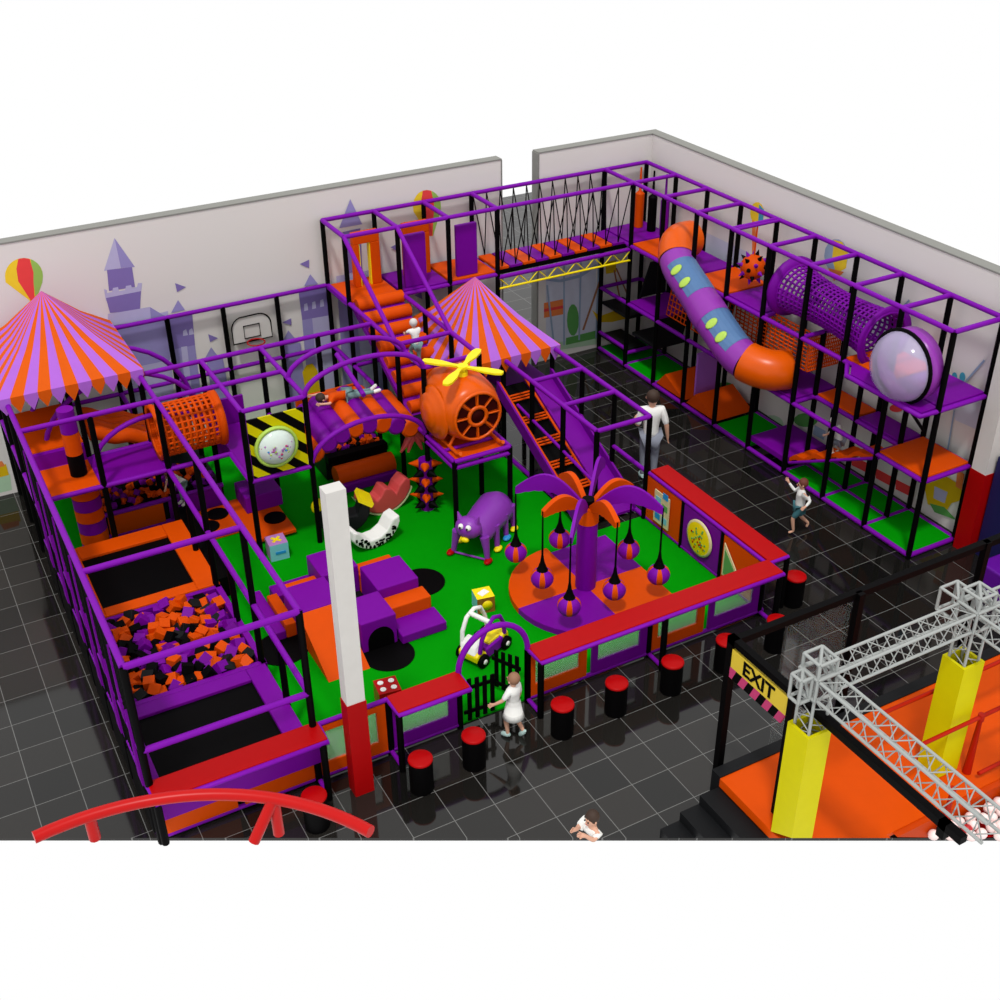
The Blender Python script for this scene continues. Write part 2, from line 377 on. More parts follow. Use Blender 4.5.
# ---- perforated crawl tubes
def crawl_tube(p, q_, r, label, m, nr, nl, wob=0, fl=.14, name='crawl_tube', rr=.016):
    p, q_ = V(p), V(q_); ax = (q_ - p).normalized(); t = thing(name, p, label, 'crawl tube')
    u = V((0, 0, 1)) if abs(ax.z) < .9 else V((1, 0, 0)); e1 = (u - ax * u.dot(ax)).normalized(); e2 = ax.cross(e1); L = (q_ - p).length
    q = MB()
    for k in range(nr):
        f = k / (nr - 1); rad = r * (1 - wob * math.sin(PI * f))
        q.path([p + ax * L * f + (e1 * math.cos(2 * PI * a / 20) + e2 * math.sin(2 * PI * a / 20)) * rad for a in range(20)], rr * 1.3, 5, closed=True)
    for a in range(nl):
        q.path([p + ax * L * f / 10 + (e1 * math.cos(2 * PI * a / nl) + e2 * math.sin(2 * PI * a / nl)) * r * (1 - wob * math.sin(PI * f / 10)) for f in range(11)], rr, 5)
    q.build('mesh_wall', m, t)
    for c, s_ in ((p, 1), (q_, -1)):
        M = Matrix((e1, e2, ax)).transposed()
        MB().lathe([(r * .98, 0), (r + fl, -.03 * s_), (r + fl, .03 * s_), (r * 1.02, .1 * s_), (r * .98, .1 * s_), (r * .98, 0)], c, M, 24).build('flange', m, t)
    return t
crawl_tube((gx(2) - .02, gy(6.45), 2.1), (gx(3), gy(6.45), 2.1), .44, 'orange perforated crawl tube between the left tent tower and the striped hazard board', ORA, 12, 26, rr=.022, fl=.06)
crawl_tube((9.55, gy(4) - .12, 3.42), (9.5, gy(1.66), 3.34), .46, 'long purple mesh crawl tube high in the right hand frame', PUR, 24, 28, wob=.22, fl=.12, rr=.02)

# ---- F3: centre frame
F = Frame((gx(4.5), gy(6.5), 0), 'central purple frame with arches over the roller bridge and helicopter')
for i, j in ((3, 5), (4, 5), (3, 7), (4, 7), (4, 9), (5, 9), (5, 7), (6, 5), (6, 6), (7, 5), (7, 6), (6, 7), (3, 9), (7, 7)): F.post(gx(i), gy(j), 0, L2)
for i, j in ((6, 4), (7, 4)): F.post(gx(i), gy(j), 0, L1)
B = F.beam
B((gx(2), gy(9), L2), (gx(6), gy(9), L2)); B((gx(2), gy(7), L2), (gx(6), gy(7), L2)); B((gx(2), gy(6), L2), (gx(4), gy(6), L2))
B((gx(2), gy(9), L1), (gx(6), gy(9), L1)); B((gx(3), gy(7), L2), (gx(3), gy(5), L2)); B((gx(4), gy(7), L2), (gx(4), gy(5), L2))
B((gx(3), gy(5), L2), (gx(4), gy(5), L2)); B((gx(6), gy(5), L2), (gx(7), gy(5), L2)); B((gx(6), gy(6), L2), (gx(7), gy(6), L2))
B((gx(6), gy(9), L2), (gx(6), gy(5), L2)); B((gx(7), gy(8), L2), (gx(7), gy(5), L2))
B((gx(6), gy(8), L3), (gx(6), gy(6), L2)); B((gx(7), gy(8), L3), (gx(7), gy(6), L2))
arch(F, gy(5), gx(4), gx(6), L2, .45); arch(F, gy(5.7), gx(4), gx(6), L2, .45); arch(F, gy(5), gx(4), gx(6), L1, .62)
B((gx(3), gy(5), L1), (gx(4), gy(5), L1)); B((gx(3), gy(6), L1), (gx(3), gy(5), L1)); B((gx(4), gy(7), L1), (gx(4), gy(5), L1)); B((gx(5), gy(6.15), L2), (gx(5), gy(5.1), L2 - .3))
for z in (L1, L1 - .12):
    B((gx(6), gy(4), z), (gx(7), gy(4), z)); B((gx(6), gy(4), z), (gx(6), gy(5), z)); B((gx(7), gy(4), z), (gx(7), gy(5), z))
B((gx(6), gy(4.4), L1), (gx(7), gy(4.4), L1), r=.035); B((gx(6), gy(5), L1), (gx(7), gy(5), L1))
B((gx(7), gy(5), L1), (gx(7), gy(9), L1)); B((gx(6), gy(5), L1), (gx(6), gy(9), L1)); B((gx(7), gy(8), L1), (gx(8), gy(8), L1))
F.cell(6, 4, L1 - .03, ORA, t=.05); F.cell(3, 5, L1, PUR, d=2); F.deck(gx(3), gx(4) - .25, gy(5.35), gy(6.8), .16, ORA); F.cell(6, 5, L1, BLKV, d=1)
for (x, y) in ((gx(3) + .6, gy(5) + .95),):
    MB().cyl((x, y, .15), .2, .03, 20).build('hole_ring', BLK, F.e)
MB().box(gx(2.25), gx(2.95), gy(5.9), gy(6.7), .04, .16).build('stepping_pad', ORA, F.e); MB().box(gx(2) + .1, gx(2.35), gy(4.3), gy(6.6), .04, .42).build('black_step', BLK, F.e)
for (x, y) in ((gx(2.5), gy(6.15)), (gx(2.75), gy(6.45))): MB().cyl((x, y, .15), .2, .03, 20).build('hole_ring', BLK, F.e)
# crawl-through pads under hazard board
MB().box(gx(3) + .2, gx(3) + .9, gy(6.2), gy(6.8), .16, .5).build('step_pad', PUR, F.e, bevel=.02)
# stair of rolls from upper level down to level one
n = 8
for k in range(n):
    f = k / (n - 1); y = gy(8) - .12 - f * 2.25; z = L2 - .02 - f * 1.2
    MB().tube((gx(6) + .1, y, z), (gx(7) - .02, y, z), .125, 14).build('stair_roll', ORA, F.e)
F.slab('stair_slope', [(gx(6) + .05, gy(8), L2 - .02), (gx(6) + .05, gy(8) - 2.5, L2 - 1.33), (gx(6) + .05, gy(8) - 2.5, L2 - 1.45), (gx(6) + .05, gy(8), L2 - .14)], (1.02, 0, 0), PUR)
# roller bridge
q_cols = [ORA, PUR, PUR, ORA, PUR, ORA, PUR, ORA][:8]
for k, m in enumerate(q_cols):
    f = (k + .5) / len(q_cols); x = gx(4) + .05 + f * 2.1; z = 1.56 + .36 * math.sin(PI * f)
    MB().path([(x, gy(5) + .28, z), (x, gy(5) + .3, z), (x, gy(6) + .38, z + .1), (x, gy(6) + .4, z + .1)], [.13, .18, .18, .13], 14).build('bridge_roll', m, F.e)
# ball-pit below the bridge
MB().box(gx(4) + .9, gx(6) - .05, gy(6) + .62, gy(6) + .8, .48, .62).build('pit_sill', BLK, F.e)
MB().tube((gx(4) + .95, gy(6) + .45, .3), (gx(6) - .05, gy(6) + .45, .3), .2, 14).build('step_roll', ORA, F.e)
MB().box(gx(4) + .95, gx(6) - .05, gy(6) + .18, gy(6) + .62, .035, .22).build('step_pad', PUR, F.e, bevel=.03)
MB().box(gx(4) + .9, gx(6), gy(6) + .8, gy(8), .05, .5).build('pit_base', BLKV, F.e)
MB().box(gx(4) + .9, gx(6), gy(8), gy(8) + .06, .05, 1.2).build('back_panel', ORA, F.e)
for a in range(16):
    for c in range(5):
        kk = random.choice('oopk')
        m, cn = {'o': (ORA, 'orange'), 'p': (PUR, 'purple'), 'k': (BLK, 'black')}[kk]
        cube('S' + kk, .1, m, 'small ' + cn + ' foam block in the pit beneath the roller bridge', 'small ' + cn + ' blocks under the roller bridge',
             (gx(4) + .98 + 1.1 * (a + random.uniform(.1, .9)) / 16, gy(6) + .9 + .18 * c + random.uniform(0, .08), random.uniform(.53, .62)))

# ---- hazard board with bubble window
t = thing('hazard_board', (gx(3.5), gy(5) + .02, L1), 'yellow and black diagonal striped board with a round bubble window', 'play panel')
x0, x1, z0, z1, y = gx(3) + .06, gx(4) - .06, L1 + .06, L2 - .18, gy(5) + .0
q = MB(); w_ = .2
import itertools
def clip(poly, ax, val, keep_less):
    out = []
    for i in range(len(poly)):
        a, c = poly[i], poly[(i + 1) % len(poly)]; ia = (a[ax] <= val) == keep_less; ic = (c[ax] <= val) == keep_less
        if ia: out.append(a)
        if ia != ic:
            f = (val - a[ax]) / (c[ax] - a[ax]); out.append((a[0] + (c[0] - a[0]) * f, a[1] + (c[1] - a[1]) * f))
    return out
for k in range(-14, 22):
    s0 = k * w_; poly = [(x0 - .1, z0 + s0 - .1 + 1.05), (x0 - .1, z0 + s0 + w_ - .1 + 1.05), (x1 + .1, z0 + s0 + w_ - .1), (x1 + .1, z0 + s0 - .1)]
    for ax, val, kl in ((0, x0, False), (0, x1, True), (1, z0, False), (1, z1, True)):
        poly = clip(poly, ax, val, kl) if poly else poly
    if len(poly) > 2: q.prism([(a, y - .02, z) for a, z in poly], (0, .04, 0), k % 2)
q.build('striped_panel', (YELV, BLK), t)
c = (gx(3.5) - .05, y - .03, L1 + .57); M = rot('X', 90)
MB().lathe([(.375, 0), (.375, .05), (.33, .06), (.33, 0)], c, M, 32).build('window_rim', LIM, t)
o = MB().lathe([(.33, .02), (.3, .08), (.23, .14), (.12, .18), (.001, .19)], c, M, 28).build('bubble_window', glass('bubble_plastic', (225, 240, 232), .8), t)
q = MB()
for k in range(110):
    a = random.uniform(PI * .98, PI * 2.02); rr_ = .31 * math.sqrt(random.uniform(.05, 1)); hh = .19 * (1 - (rr_ / .33) ** 2) + .01
    q.ell((c[0] + rr_ * math.cos(a), c[1] - hh - .01, c[2] + rr_ * math.sin(a) + random.uniform(0, .1)), (.022, .012, .022), 6, m=random.choice((0, 0, 1, 2, 3)))
tag(q.build('coloured_beads', (MAU, PNK, LIM, BLU), t), kind='stuff')

# ---- helicopter
t = thing('play_helicopter', (gx(6.5), gy(4.6), L1), 'orange plastic helicopter cabin with a spoked window and yellow propeller', 'play helicopter')
cx, cy, cz = gx(6.5) + .02, gy(4.75), L1 + .66
q = MB(); M = rot('X', 90)
q.lathe([(.001, .62), (.36, .62), (.44, .6), (.52, .5), (.58, .3), (.6, 0), (.6, -.3), (.56, -.5), (.44, -.62), (.001, -.64)], (cx, cy, cz), M @ Matrix.Diagonal(V((1.0, 1, 1))), 28)
q.build('cabin', SLI, t)
q = MB(); q.lathe([(.5, 0), (.46, .06), (.38, .07), (.36, .13), (.26, .14), (.24, .18), (.1, .2), (.001, .2)], (cx - .5, cy, cz - .08), rot('Y', -90), 24); q.build('side_boss', SLI, t)
face = V((cx, cy - .625, cz)); q = MB(); q2 = MB()
for k in range(8):
    a0, a1 = 2 * PI * k / 8 + .1, 2 * PI * (k + 1) / 8 - .1
    q.prism([face + V((math.cos(a) * r_, 0, math.sin(a) * r_)) for a, r_ in ((a0, .4), ((a0 + a1) / 2, .42), (a1, .4), (a1 - .05, .21), (a0 + .05, .21))], (0, -.012, 0))
q.lathe([(.13, 0), (.13, .02), (.001, .02)], face, M, 20)
q.build('window', mat('dark_red_opening', (60, 8, 6), .6, spec=.05), t)
q2.lathe([(.46, 0), (.46, .04), (.42, .05), (.42, 0)], face, M, 28); q2.lathe([(.2, 0), (.2, .04), (.14, .04), (.14, 0)], face, M, 20)
for k in range(8):
    a = 2 * PI * k / 8; q2.tube(face + V((math.cos(a) * .18, -.02, math.sin(a) * .18)), face + V((math.cos(a) * .44, -.02, math.sin(a) * .44)), .016, 6)
q2.build('window_frame', SLI, t)
q = MB()
for s_ in (-1, 1):
    q.path([(cx + s_ * .42, cy - .78, L1 + .1), (cx + s_ * .42, cy - .66, L1 + .045), (cx + s_ * .42, cy + .55, L1 + .045)], .035, 8)
    for yy in (-.35, .35): q.tube((cx + s_ * .42, cy + yy, L1 + .05), (cx + s_ * .3, cy + yy, L1 + .25), .03, 8)
q.build('skid', SLI, t)
q = MB(); hx, hy, hz = cx - .02, cy - .15, cz + .72
q.cyl((hx, hy, cz + .55), .09, .1, 16); q.cyl((hx, hy, cz + .6), .05, .16, 12)
q.build('rotor_mast', YEL, t)
q = MB()
for k in range(4):
    a = R_(40 + 90 * k); d = V((math.cos(a), math.sin(a), 0)); s2 = V((-d.y, d.x, 0))
    pr = [(.04, .04), (.2, .04), (.42, .085), (.64, .085), (.74, .05), (.75, 0)]
    pts = [V((hx, hy, hz)) + d * r_ + s2 * w2 for r_, w2 in pr] + [V((hx, hy, hz)) + d * r_ - s2 * w2 for r_, w2 in reversed(pr[:-1])]
    q.prism(pts, (0, 0, .035))
q.cyl((hx, hy, hz - .005), .1, .05, 16)
q.build('propeller', YEL, t)

# ---- F4: tall frame along the back wall
F = Frame((gx(7.5), gy(8.5), 0), 'tall purple frame along the back wall, left of the rope bridge')
for i in (6, 7, 8, 9):
    for j in (8, 9): F.post(gx(i), gy(j), 0, L3)
B = F.beam
for j in (8, 9):
    B((gx(6), gy(j), L3), (gx(9), gy(j), L3)); B((gx(6), gy(j), L2 - .05), (gx(9), gy(j), L2 - .05))
for i in (6, 7, 8, 9): B((gx(i), gy(8), L3), (gx(i), gy(9), L3))
B((gx(6), gy(8), L2 - .05), (gx(6), gy(9), L2 - .05)); B((gx(9), gy(8), L2 - .05), (gx(9), gy(9), L2 - .05)); B((gx(6), gy(8), L1), (gx(9), gy(8), L1)); B((gx(7), gy(8.6), 1.3), (gx(9), gy(8.6), 1.3))
for i, m in ((6, ORA), (7, PUR), (8, ORA)): F.cell(i, 8, L2 + .02, m)
for i in (6.38, 7.38):
    x = gx(i); q = MB(); y0, y1 = gy(8) + .62, gy(8) + .78; z0, z1 = L2 + .02, 4.0
    for bx in ((x, x + .12, z0, z1 - .18), (x + .36, x + .56, z0, z1 - .18), (x, x + .56, z1 - .18, z1 + .04)): q.box(bx[0], bx[1], y0, y1, bx[2], bx[3])
    q.build('portal_pad', ORA, F.e, bevel=.015)
    q = MB(); q.box(x + .12, x + .14, y0 + .02, y1 - .02, z0, z1 - .18); q.box(x + .34, x + .36, y0 + .02, y1 - .02, z0, z1 - .18); q.build('portal_lining', YEL, F.e)
for i in (7.2, 8.25):
    MB().box(gx(i) - .05, gx(i) + .42, gy(8) + .1, gy(8) + .2, L2 + .02, 4.02).build('punch_panel', PUR, F.e, bevel=.02)
# ---- F5: tall tower along the right wall
F = Frame((gx(12.5), gy(4.5), 0), 'long three level purple frame tower standing along the right wall')
B = F.beam; X0, X1, XM = gx(12), gx(13), gx(12.5)
for j in range(10):
    F.post(X0, gy(j), 0, L3); F.post(X1, gy(j), 0, L3)
    B((X0, gy(j), L3), (X1, gy(j), L3))
for j in (1, 2, 3): F.post(XM, gy(j), 0, L2 if j != 3 else L1 + 1.3)
for x in (X0, X1):
    for z in (L3, L2 - .05, L1 - .05, L0): B((x, gy(0), z), (x, gy(9), z))
for z in (L1 - .05,):
    B((XM, gy(1), z), (XM, gy(3), z))
B((XM, gy(1), L0), (XM, gy(3), L0))
for j, zs in ((0, (L2, L1, .11)), (1, (L2, L1, .11)), (2, (.11,)), (3, (L2, L1, .11)), (4, (L2, L1)), (5, (L2,)), (6, (L2,)), (7, (L2, .11)), (8, (L2, L1, .11, .4)), (9, (L1, L0))):
    for z in zs: B((X0, gy(j), z - .05), (X1, gy(j), z - .05))
for j, m in ((8, PUR), (7, ORA), (6, PUR), (5, ORA), (4, PUR), (1, ORA), (0, PUR)): F.cell(12, j, L2 + .02, m)
F.cell(12, 0, L1 + .02, ORA); F.cell(12, 3, L1 + .02, PUR); F.cell(12, 4, L1 + .02, PUR, d=.97); F.cell(12, 7, L1 + .02, PUR)
F.deck(XM, X1, gy(2), gy(3), L1 + .02, ORA); F.deck(XM, X1, gy(1), gy(2), L1 + .02, PUR)
for j in (0, 1, 2, 4, 7, 8): F.cell(12, j, L0 + .02, GRN, t=.05)
F.cell(12, 3, .34, PUR, t=.12)
# staircase decks in the corner
F.deck(X0 - .02, X0 + .62, gy(8), gy(9), .42, BLKV); F.deck(X0, X0 + .62, gy(8), gy(9), 1.22, BLKV)
F.deck(X0 + .1, X0 + 1.0, gy(7) + .1, gy(8), .86, BLKV)
F.slab('lean_panel', [(X0 + .35, gy(8) + .05, L1), (X0 + 1.05, gy(8) + .05, L1), (X0 + 1.05, gy(8) + .1, 2.35), (X0 + .65, gy(8) + .1, 2.35)], (0, .05, 0), BLKV)
F.slab('lean_panel', [(X0 + .05, gy(7) + .12, .85), (X0 + .8, gy(7) + .12, .85), (X0 + .95, gy(7) + .12, 1.5), (X0 + .2, gy(7) + .12, 1.5)], (0, .05, 0), BLKV)
B((X0 - .0, gy(8), .46), (X0, gy(9), .46))
# orange bouncing ramps on the ground
for j in (6, 5):
    y1_, y0_ = gy(j + 1) - .05, gy(j) + .03
    F.slab('floor_wedge', [(X0 + .06, y1_, .09), (X0 + .06, y1_ - .3, .42), (X0 + .06, y0_, .1)], (.98, 0, 0), ORA)
MB().box(XM - .3, XM + .35, gy(5.9), gy(5.95), .1, 1.2).build('hanging_mat', LIL, F.e)
# orange wave ramp up to level one
q = MB(); n = 22; pts = []
for k in range(n + 1):
    f = k / n; pts.append((gy(3) - .05 - f * 2.1, .38 + 1.16 * f + .05 * math.sin(f * 26)))
P = [(X0 + .06, y, z) for y, z in pts]; P2 = [(XM - .02, y, z) for y, z in pts]
P3 = [(X0 + .06, y, z - .1) for y, z in pts]; P4 = [(XM - .02, y, z - .1) for y, z in pts]
for k in range(n):
    q.add([P[k], P[k + 1], P2[k + 1], P2[k]], [(0, 1, 2, 3)]); q.add([P3[k], P3[k + 1], P4[k + 1], P4[k]], [(3, 2, 1, 0)])
    q.add([P[k], P[k + 1], P3[k + 1], P3[k]], [(3, 2, 1, 0)]); q.add([P2[k], P2[k + 1], P4[k + 1], P4[k]], [(0, 1, 2, 3)])
q.build('wave_ramp', ORA, F.e)
B((X0 + .02, gy(3) - .1, .3), (X0 + .02, gy(1) - .05, L1 - .12), r=.03)
# orange netting
for (o, a, c) in (((X0 + .25, gy(7), L1 + .05), (0, -2.0, 0), (.2, 0, L2 - L1 - .2)), ((X0 + .3, gy(5), L1 + .5), (0, -2.1, 0), (0, 0, L2 - L1 - .55)), ((X0 + .3, gy(3.05), L1 + .5), (.75, 0, 0), (0, 0, L2 - L1 - .55))):
    F.net(o, a, c, 16, 10, ORA, .017, 'rope_net')
# kick-out for the dome
B((X0, gy(1.9), L2 - .05), (X0 - .38, gy(1.55), L2 - .05), (X0 - .38, gy(0) + .0, L2 - .05), (X0, gy(0), L2 - .05))
F.slab('deck_pad', [(X0 - .36, gy(0) + .03, L2 - .03), (X0, gy(0) + .03, L2 - .03), (X0, gy(1.8), L2 - .03), (X0 - .36, gy(1.5), L2 - .03)], (0, 0, .04), PUR)
MB().tube((X0 - .38, gy(.2), L2 - .05), (X0, gy(.2), L2 - .5), .03).build('brace', BLK, F.e)

t = thing('bubble_dome', (X0 - .2, gy(.8), 3.55), 'large clear round bubble dome in a purple ring on the right hand frame', 'bubble dome')
c = V((X0 - .26, gy(.58), 3.48)); M = rot('Y', -90)
MB().lathe([(.54, -.26), (.6, -.26), (.62, .02), (.55, .02), (.54, -.26)], c, M, 32).build('ring', SLL, t)
MB().lathe([(.55, .02), (.635, .02), (.635, .06), (.55, .06)], c, M, 32).build('seal', BLK, t)
MB().lathe([(.585, .05), (.55, .17), (.46, .29), (.32, .38), (.16, .43), (.001, .44)], c, M, 32).build('dome', GLB, t)

t = thing('spiked_ball', (9.5, gy(5) - .1, 3.4), 'hanging orange ball with black and purple spikes in the right hand frame', 'ball')
c = V((9.54, gy(5) - .08, 3.42)); MB().ell(c, (.25, .25, .25), 20).build('ball', ORA, t)
MB().tube(c + V((0, 0, .2)), (9.54, gy(5) - .08, L3), .018, 6).build('hanging_cord', ORA, t)
MB().tube((X0, gy(5) - .08, L3), (X1, gy(5) - .08, L3), .03).build('hanger_bar', PURT, t)
q = MB()
for k in range(26):
    zz = 1 - 2 * (k + .5) / 26; a = k * 2.4; d = V((math.cos(a) * math.sqrt(1 - zz * zz), math.sin(a) * math.sqrt(1 - zz * zz), zz))
    q.tube(c + d * .23, c + d * .35, .05, 8, k % 2, r2=.005)
q.build('spike', (BLK, PURT), t)
for (x, y, m, cn) in ((9.72, 11.7, ORA, 'orange'), (9.82, 11.35, BLK, 'black'), (9.9, 11.0, PUR, 'purple')):
    q = MB(); q.cyl((x, y, L2 + .03), .1, .75, 14); q.lathe([(.1, .75), (.03, .82), (.02, 1.32)], (x, y, L2 + .03), n=10)
    tag(q.build('punch_bag', m), cn + ' hanging padded bag in the top back corner of the tall frame', 'punch bag')

# ---- tube slide
t = thing('tube_slide', (8.4, 7.5, 0), 'tube slide with orange ends and a lilac middle with blue panels and lime spots', 'slide')
def bez(P, n):
    P = [V(p) for p in P]; out = []
    for i in range(len(P) - 1):
        p0 = P[max(i - 1, 0)]; p1 = P[i]; p2 = P[i + 1]; p3 = P[min(i + 2, len(P) - 1)]
        for k in range(n):
            s = k / n; out.append(.5 * ((2 * p1) + (-p0 + p2) * s + (2 * p0 - 5 * p1 + 4 * p2 - p3) * s * s + (-p0 + 3 * p1 - 3 * p2 + p3) * s ** 3))
    return out + [P[-1]]
SP = bez([(9.5, 9.5, 3.4), (9.1, 9.4, 3.4), (8.8, 8.95, 3.15), (8.68, 8.15, 2.83), (8.6, 7.3, 2.45), (8.6, 6.55, 2.12), (8.85, 6.05, 2.02), (9.2, 5.9, 2.0)], 5)
def seg(a, b_, r, m, name, extra=0):
    MB().path(SP[a:b_ + 1], r, 24, cap=False).build(name, m, t)
seg(0, 9, .37, SLI, 'upper_elbow'); seg(9, 17, .355, SLL, 'straight_section'); seg(17, 26, .36, SLL, 'straight_section'); seg(26, 35, .385, SLI, 'lower_elbow')
MB().path([SP[17], SP[18], SP[19]], [.37, .375, .37], 24, cap=False).build('joint_ring', SLL, t)
def patch(i0, i1, a0, a1, r, m, name, nn=8):
    q = MB(); n_ = i1 - i0; rows = []
    for i in range(i0, i1 + 1):
        tn = (SP[i + 1] - SP[i - 1]).normalized(); e = (V((0, 0, 1)) - tn * tn.z).normalized(); s_ = tn.cross(e)
        rows.append([SP[i] + (e * math.cos(R_(a0 + (a1 - a0) * k / nn)) + s_ * math.sin(R_(a0 + (a1 - a0) * k / nn))) * r for k in range(nn + 1)])
    for i in range(n_):
        for k in range(nn): q.add([rows[i][k], rows[i + 1][k], rows[i + 1][k + 1], rows[i][k + 1]], [(0, 1, 2, 3)], 0, True)
    q.build(name, m, t)
patch(11, 16, -62, 66, .36, SLB, 'side_panel'); patch(19, 24, -62, 66, .365, SLB, 'side_panel')
for i in (12, 14, 20, 22):
    i_ = i; tn = (SP[i_ + 1] - SP[i_]).normalized(); e = (V((0, 0, 1)) - tn * tn.z).normalized(); s_ = tn.cross(e)
    a = R_(48); nr = e * math.cos(a) + s_ * math.sin(a); tg = nr.cross(tn)
    MB().ell(SP[i_] + nr * .362 + tn * .05, (1, 1, 1), 12, M=Matrix((tn * .09, tg * .14, nr * .02)).transposed()).build('lime_spot', LIM, t)

# ---- rope bridge
t = thing('rope_bridge', (gx(10.5), gy(8.5), L2), 'hanging bridge of purple and orange planks with crossing black ropes', 'rope bridge')
xa, xb = gx(9), gx(12); np_ = 10
for k in range(np_):
    x = xa + .06 + (xb - xa - .1) * k / np_
    MB().box(x, x + .29, gy(8) + .14, gy(9) - .14, L2 - .03, L2 + .03).build('plank', (ORA, PUR)[k % 2], t, bevel=.01)
for j in (8, 9):
    MB().tube((xa, gy(j), L3), (xb, gy(j), L3), TR).build('top_rail', PURT, t)
    MB().tube((xa, gy(j), L2 - .12), (xb, gy(j), L2 - .12), TR).build('bottom_rail', PURT, t)
    yy = gy(j) + (.17 if j == 8 else -.17)
    MB().box(xa, xb, yy - .04, yy + .04, L2 - .12, L2 - .04).build('side_strap', BLK, t)
    for k in range(np_):
        x = xa + .2 + (xb - xa - .1) * k / np_
        for s_ in (-.16, .16): MB().tube((x, yy, L2 + .03), (x + s_, gy(j), L3 - .03), .013, 5).build('rope', BLK, t)
t = thing('lattice_girder', (gx(10.5), gy(8), 2.5), 'thin yellow lattice girder running under the rope bridge', 'girder')
zt_, zb_ = L2 - .14, L2 - .36
MB().tube((xa, gy(8) - .02, zb_), (xb, gy(8) - .02, zb_), .026, 6).build('chord', YEL, t)
MB().tube((xa, gy(8) - .02, zt_), (xb, gy(8) - .02, zt_), .02, 6).build('chord', PURT, t)
for k in range(7):
    x = xa + .03 + k * .46; MB().path([(x, gy(8) - .02, zt_), (x + .23, gy(8) - .02, zb_), (x + .46, gy(8) - .02, zt_)], .015, 5).build('diagonal', YEL, t)

# ---- F6: ladder ramp frame under the second tent
F = Frame((gx(8.5), gy(5.5), 0), 'low purple frame with an orange rung ladder ramp leading under the second tent')
B = F.beam; Z = 2.13
for i in (8, 9):
    for j in (3, 4, 5, 6, 7, 8): F.post(gx(i), gy(j), 0, Z)
    B((gx(i), gy(3), Z), (gx(i), gy(8), Z)); B((gx(i), gy(3), .08), (gx(i), gy(8), .08))
for j in (3, 4, 5, 6, 8): B((gx(8), gy(j), Z), (gx(9), gy(j), Z))
F.post(gx(7), gy(8), 0, Z)
B((gx(8), gy(3), 1.1), (gx(8), gy(5.5), 1.1 + 0.3), r=.03); B((gx(9), gy(3), 1.02), (gx(9), gy(4), 1.02), r=.04)
F.cell(8, 6, L1 - .15, PUR, d=2)
ya, yb, za_, zb_ = gy(3) + .25, gy(6), .16, L1 - .05
xl, xr = gx(8) - .08, gx(8) + .46
for x in (xl - .06, xr + .05):
    F.slab('side_board', [(x - .02, ya, za_ - .12), (x - .02, yb, zb_ - .12), (x - .02, yb, zb_ + .16), (x - .02, ya, za_ + .16)], (.04, 0, 0), PUR)
for x in (xl, xr): B((x, ya, za_ + .1), (x, yb, zb_ + .1), r=.025, m=ORA)
for g_ in range(6):
    for k in range(3):
        f = (g_ + .14 + k * .12) / 6; y = ya + (yb - ya) * f; z = za_ + (zb_ - za_) * f + .08
        MB().tube((xl, y, z), (xr, y, z), .022, 6).build('rung', ORA, F.e)
F.slab('ramp_bed', [(xl, ya, za_), (xl, yb, zb_), (xl, yb, zb_ - .05), (xl, ya, za_ - .05)], (xr - xl, 0, 0), BLK)
F.slab('slide_bed', [(xr + .08, ya, za_ - .04), (xr + .08, yb, zb_), (xr + .08, yb, zb_ - .05), (xr + .08, ya, za_ - .09)], (.5, 0, 0), PUR)
F.slab('side_board', [(xr + .58, ya, za_ - .12), (xr + .58, yb, zb_ - .12), (xr + .58, yb, zb_ + .16), (xr + .58, ya, za_ + .16)], (.04, 0, 0), PUR)

# ------------------------------------------------------------------ fence, counters
def counter(xa, xb, label, panels, posts, y0=1.78, y1=2.16):
    t = thing('counter', ((xa + xb) / 2, y0 + .2, 0), label, 'counter')
    MB().box(xa, xb, y0 + .02, y1 + .03, 1.0, 1.045).build('worktop', RED, t, bevel=.015)
    MB().path([(xa, y1, 1.0), (xa, y0, 1.0), (xb, y0, 1.0), (xb, y1, 1.0)], .035, 8).build('edge_tube', PURT, t)
    MB().path([(xa, y1, .07), (xb, y1, .07)], .035, 8).build('base_tube', PURT, t)
    for x in posts:
        MB().tube((x, y0, .32 if x < -4 else 0), (x, y0, 1.0), PR).build('leg', BLK, t)
        MB().tube((x, y1, 0), (x, y1, 1.0), PR).build('leg', BLK, t)
        if x > -4: MB().tube((x, y0, .07), (x, y1, .07), .035).build('foot_tube', PURT, t)
    for (pa, pb, m, win) in panels: panel(t, (pa, y1, 0), (pb, y1, 0), m, win)
    return t
def panel(t, a, b_, m, win):
    a, b_ = V(a), V(b_); d = (b_ - a); L = d.length; d = d.normalized(); n_ = V((0, 0, 1)).cross(d) * .025
    q = MB()
    def bx(u0, u1, z0, z1): q.prism([a + d * u0 + V((0, 0, z0)) - n_, a + d * u1 + V((0, 0, z0)) - n_, a + d * u1 + V((0, 0, z1)) - n_, a + d * u0 + V((0, 0, z1)) - n_], n_ * 2)
    e = .05; z0, z1 = .1, .96
    if win:
        wa, wb, wz0, wz1 = .15, L - .18, .3, .86
        bx(e, wa, z0, z1); bx(wb, L - e, z0, z1); bx(wa, wb, z0, wz0); bx(wa, wb, wz1, z1)
        q.build('panel', m, t)
        g = MB(); g.prism([a + d * wa + V((0, 0, wz0)), a + d * wb + V((0, 0, wz0)), a + d * wb + V((0, 0, wz1)), a + d * wa + V((0, 0, wz1))], n_ * .3)
        g.build('window_pane', GLA, t)
    else: bx(e, L - e, z0, z1); q.build('panel', m, t)
counter(-4.1, gx(2) + .08, 'red topped counter with orange panels in front of the left trampoline', [(gx(0), gx(1), ORA, False), (gx(1), gx(2), ORA, False)], (gx(0), gx(2)))
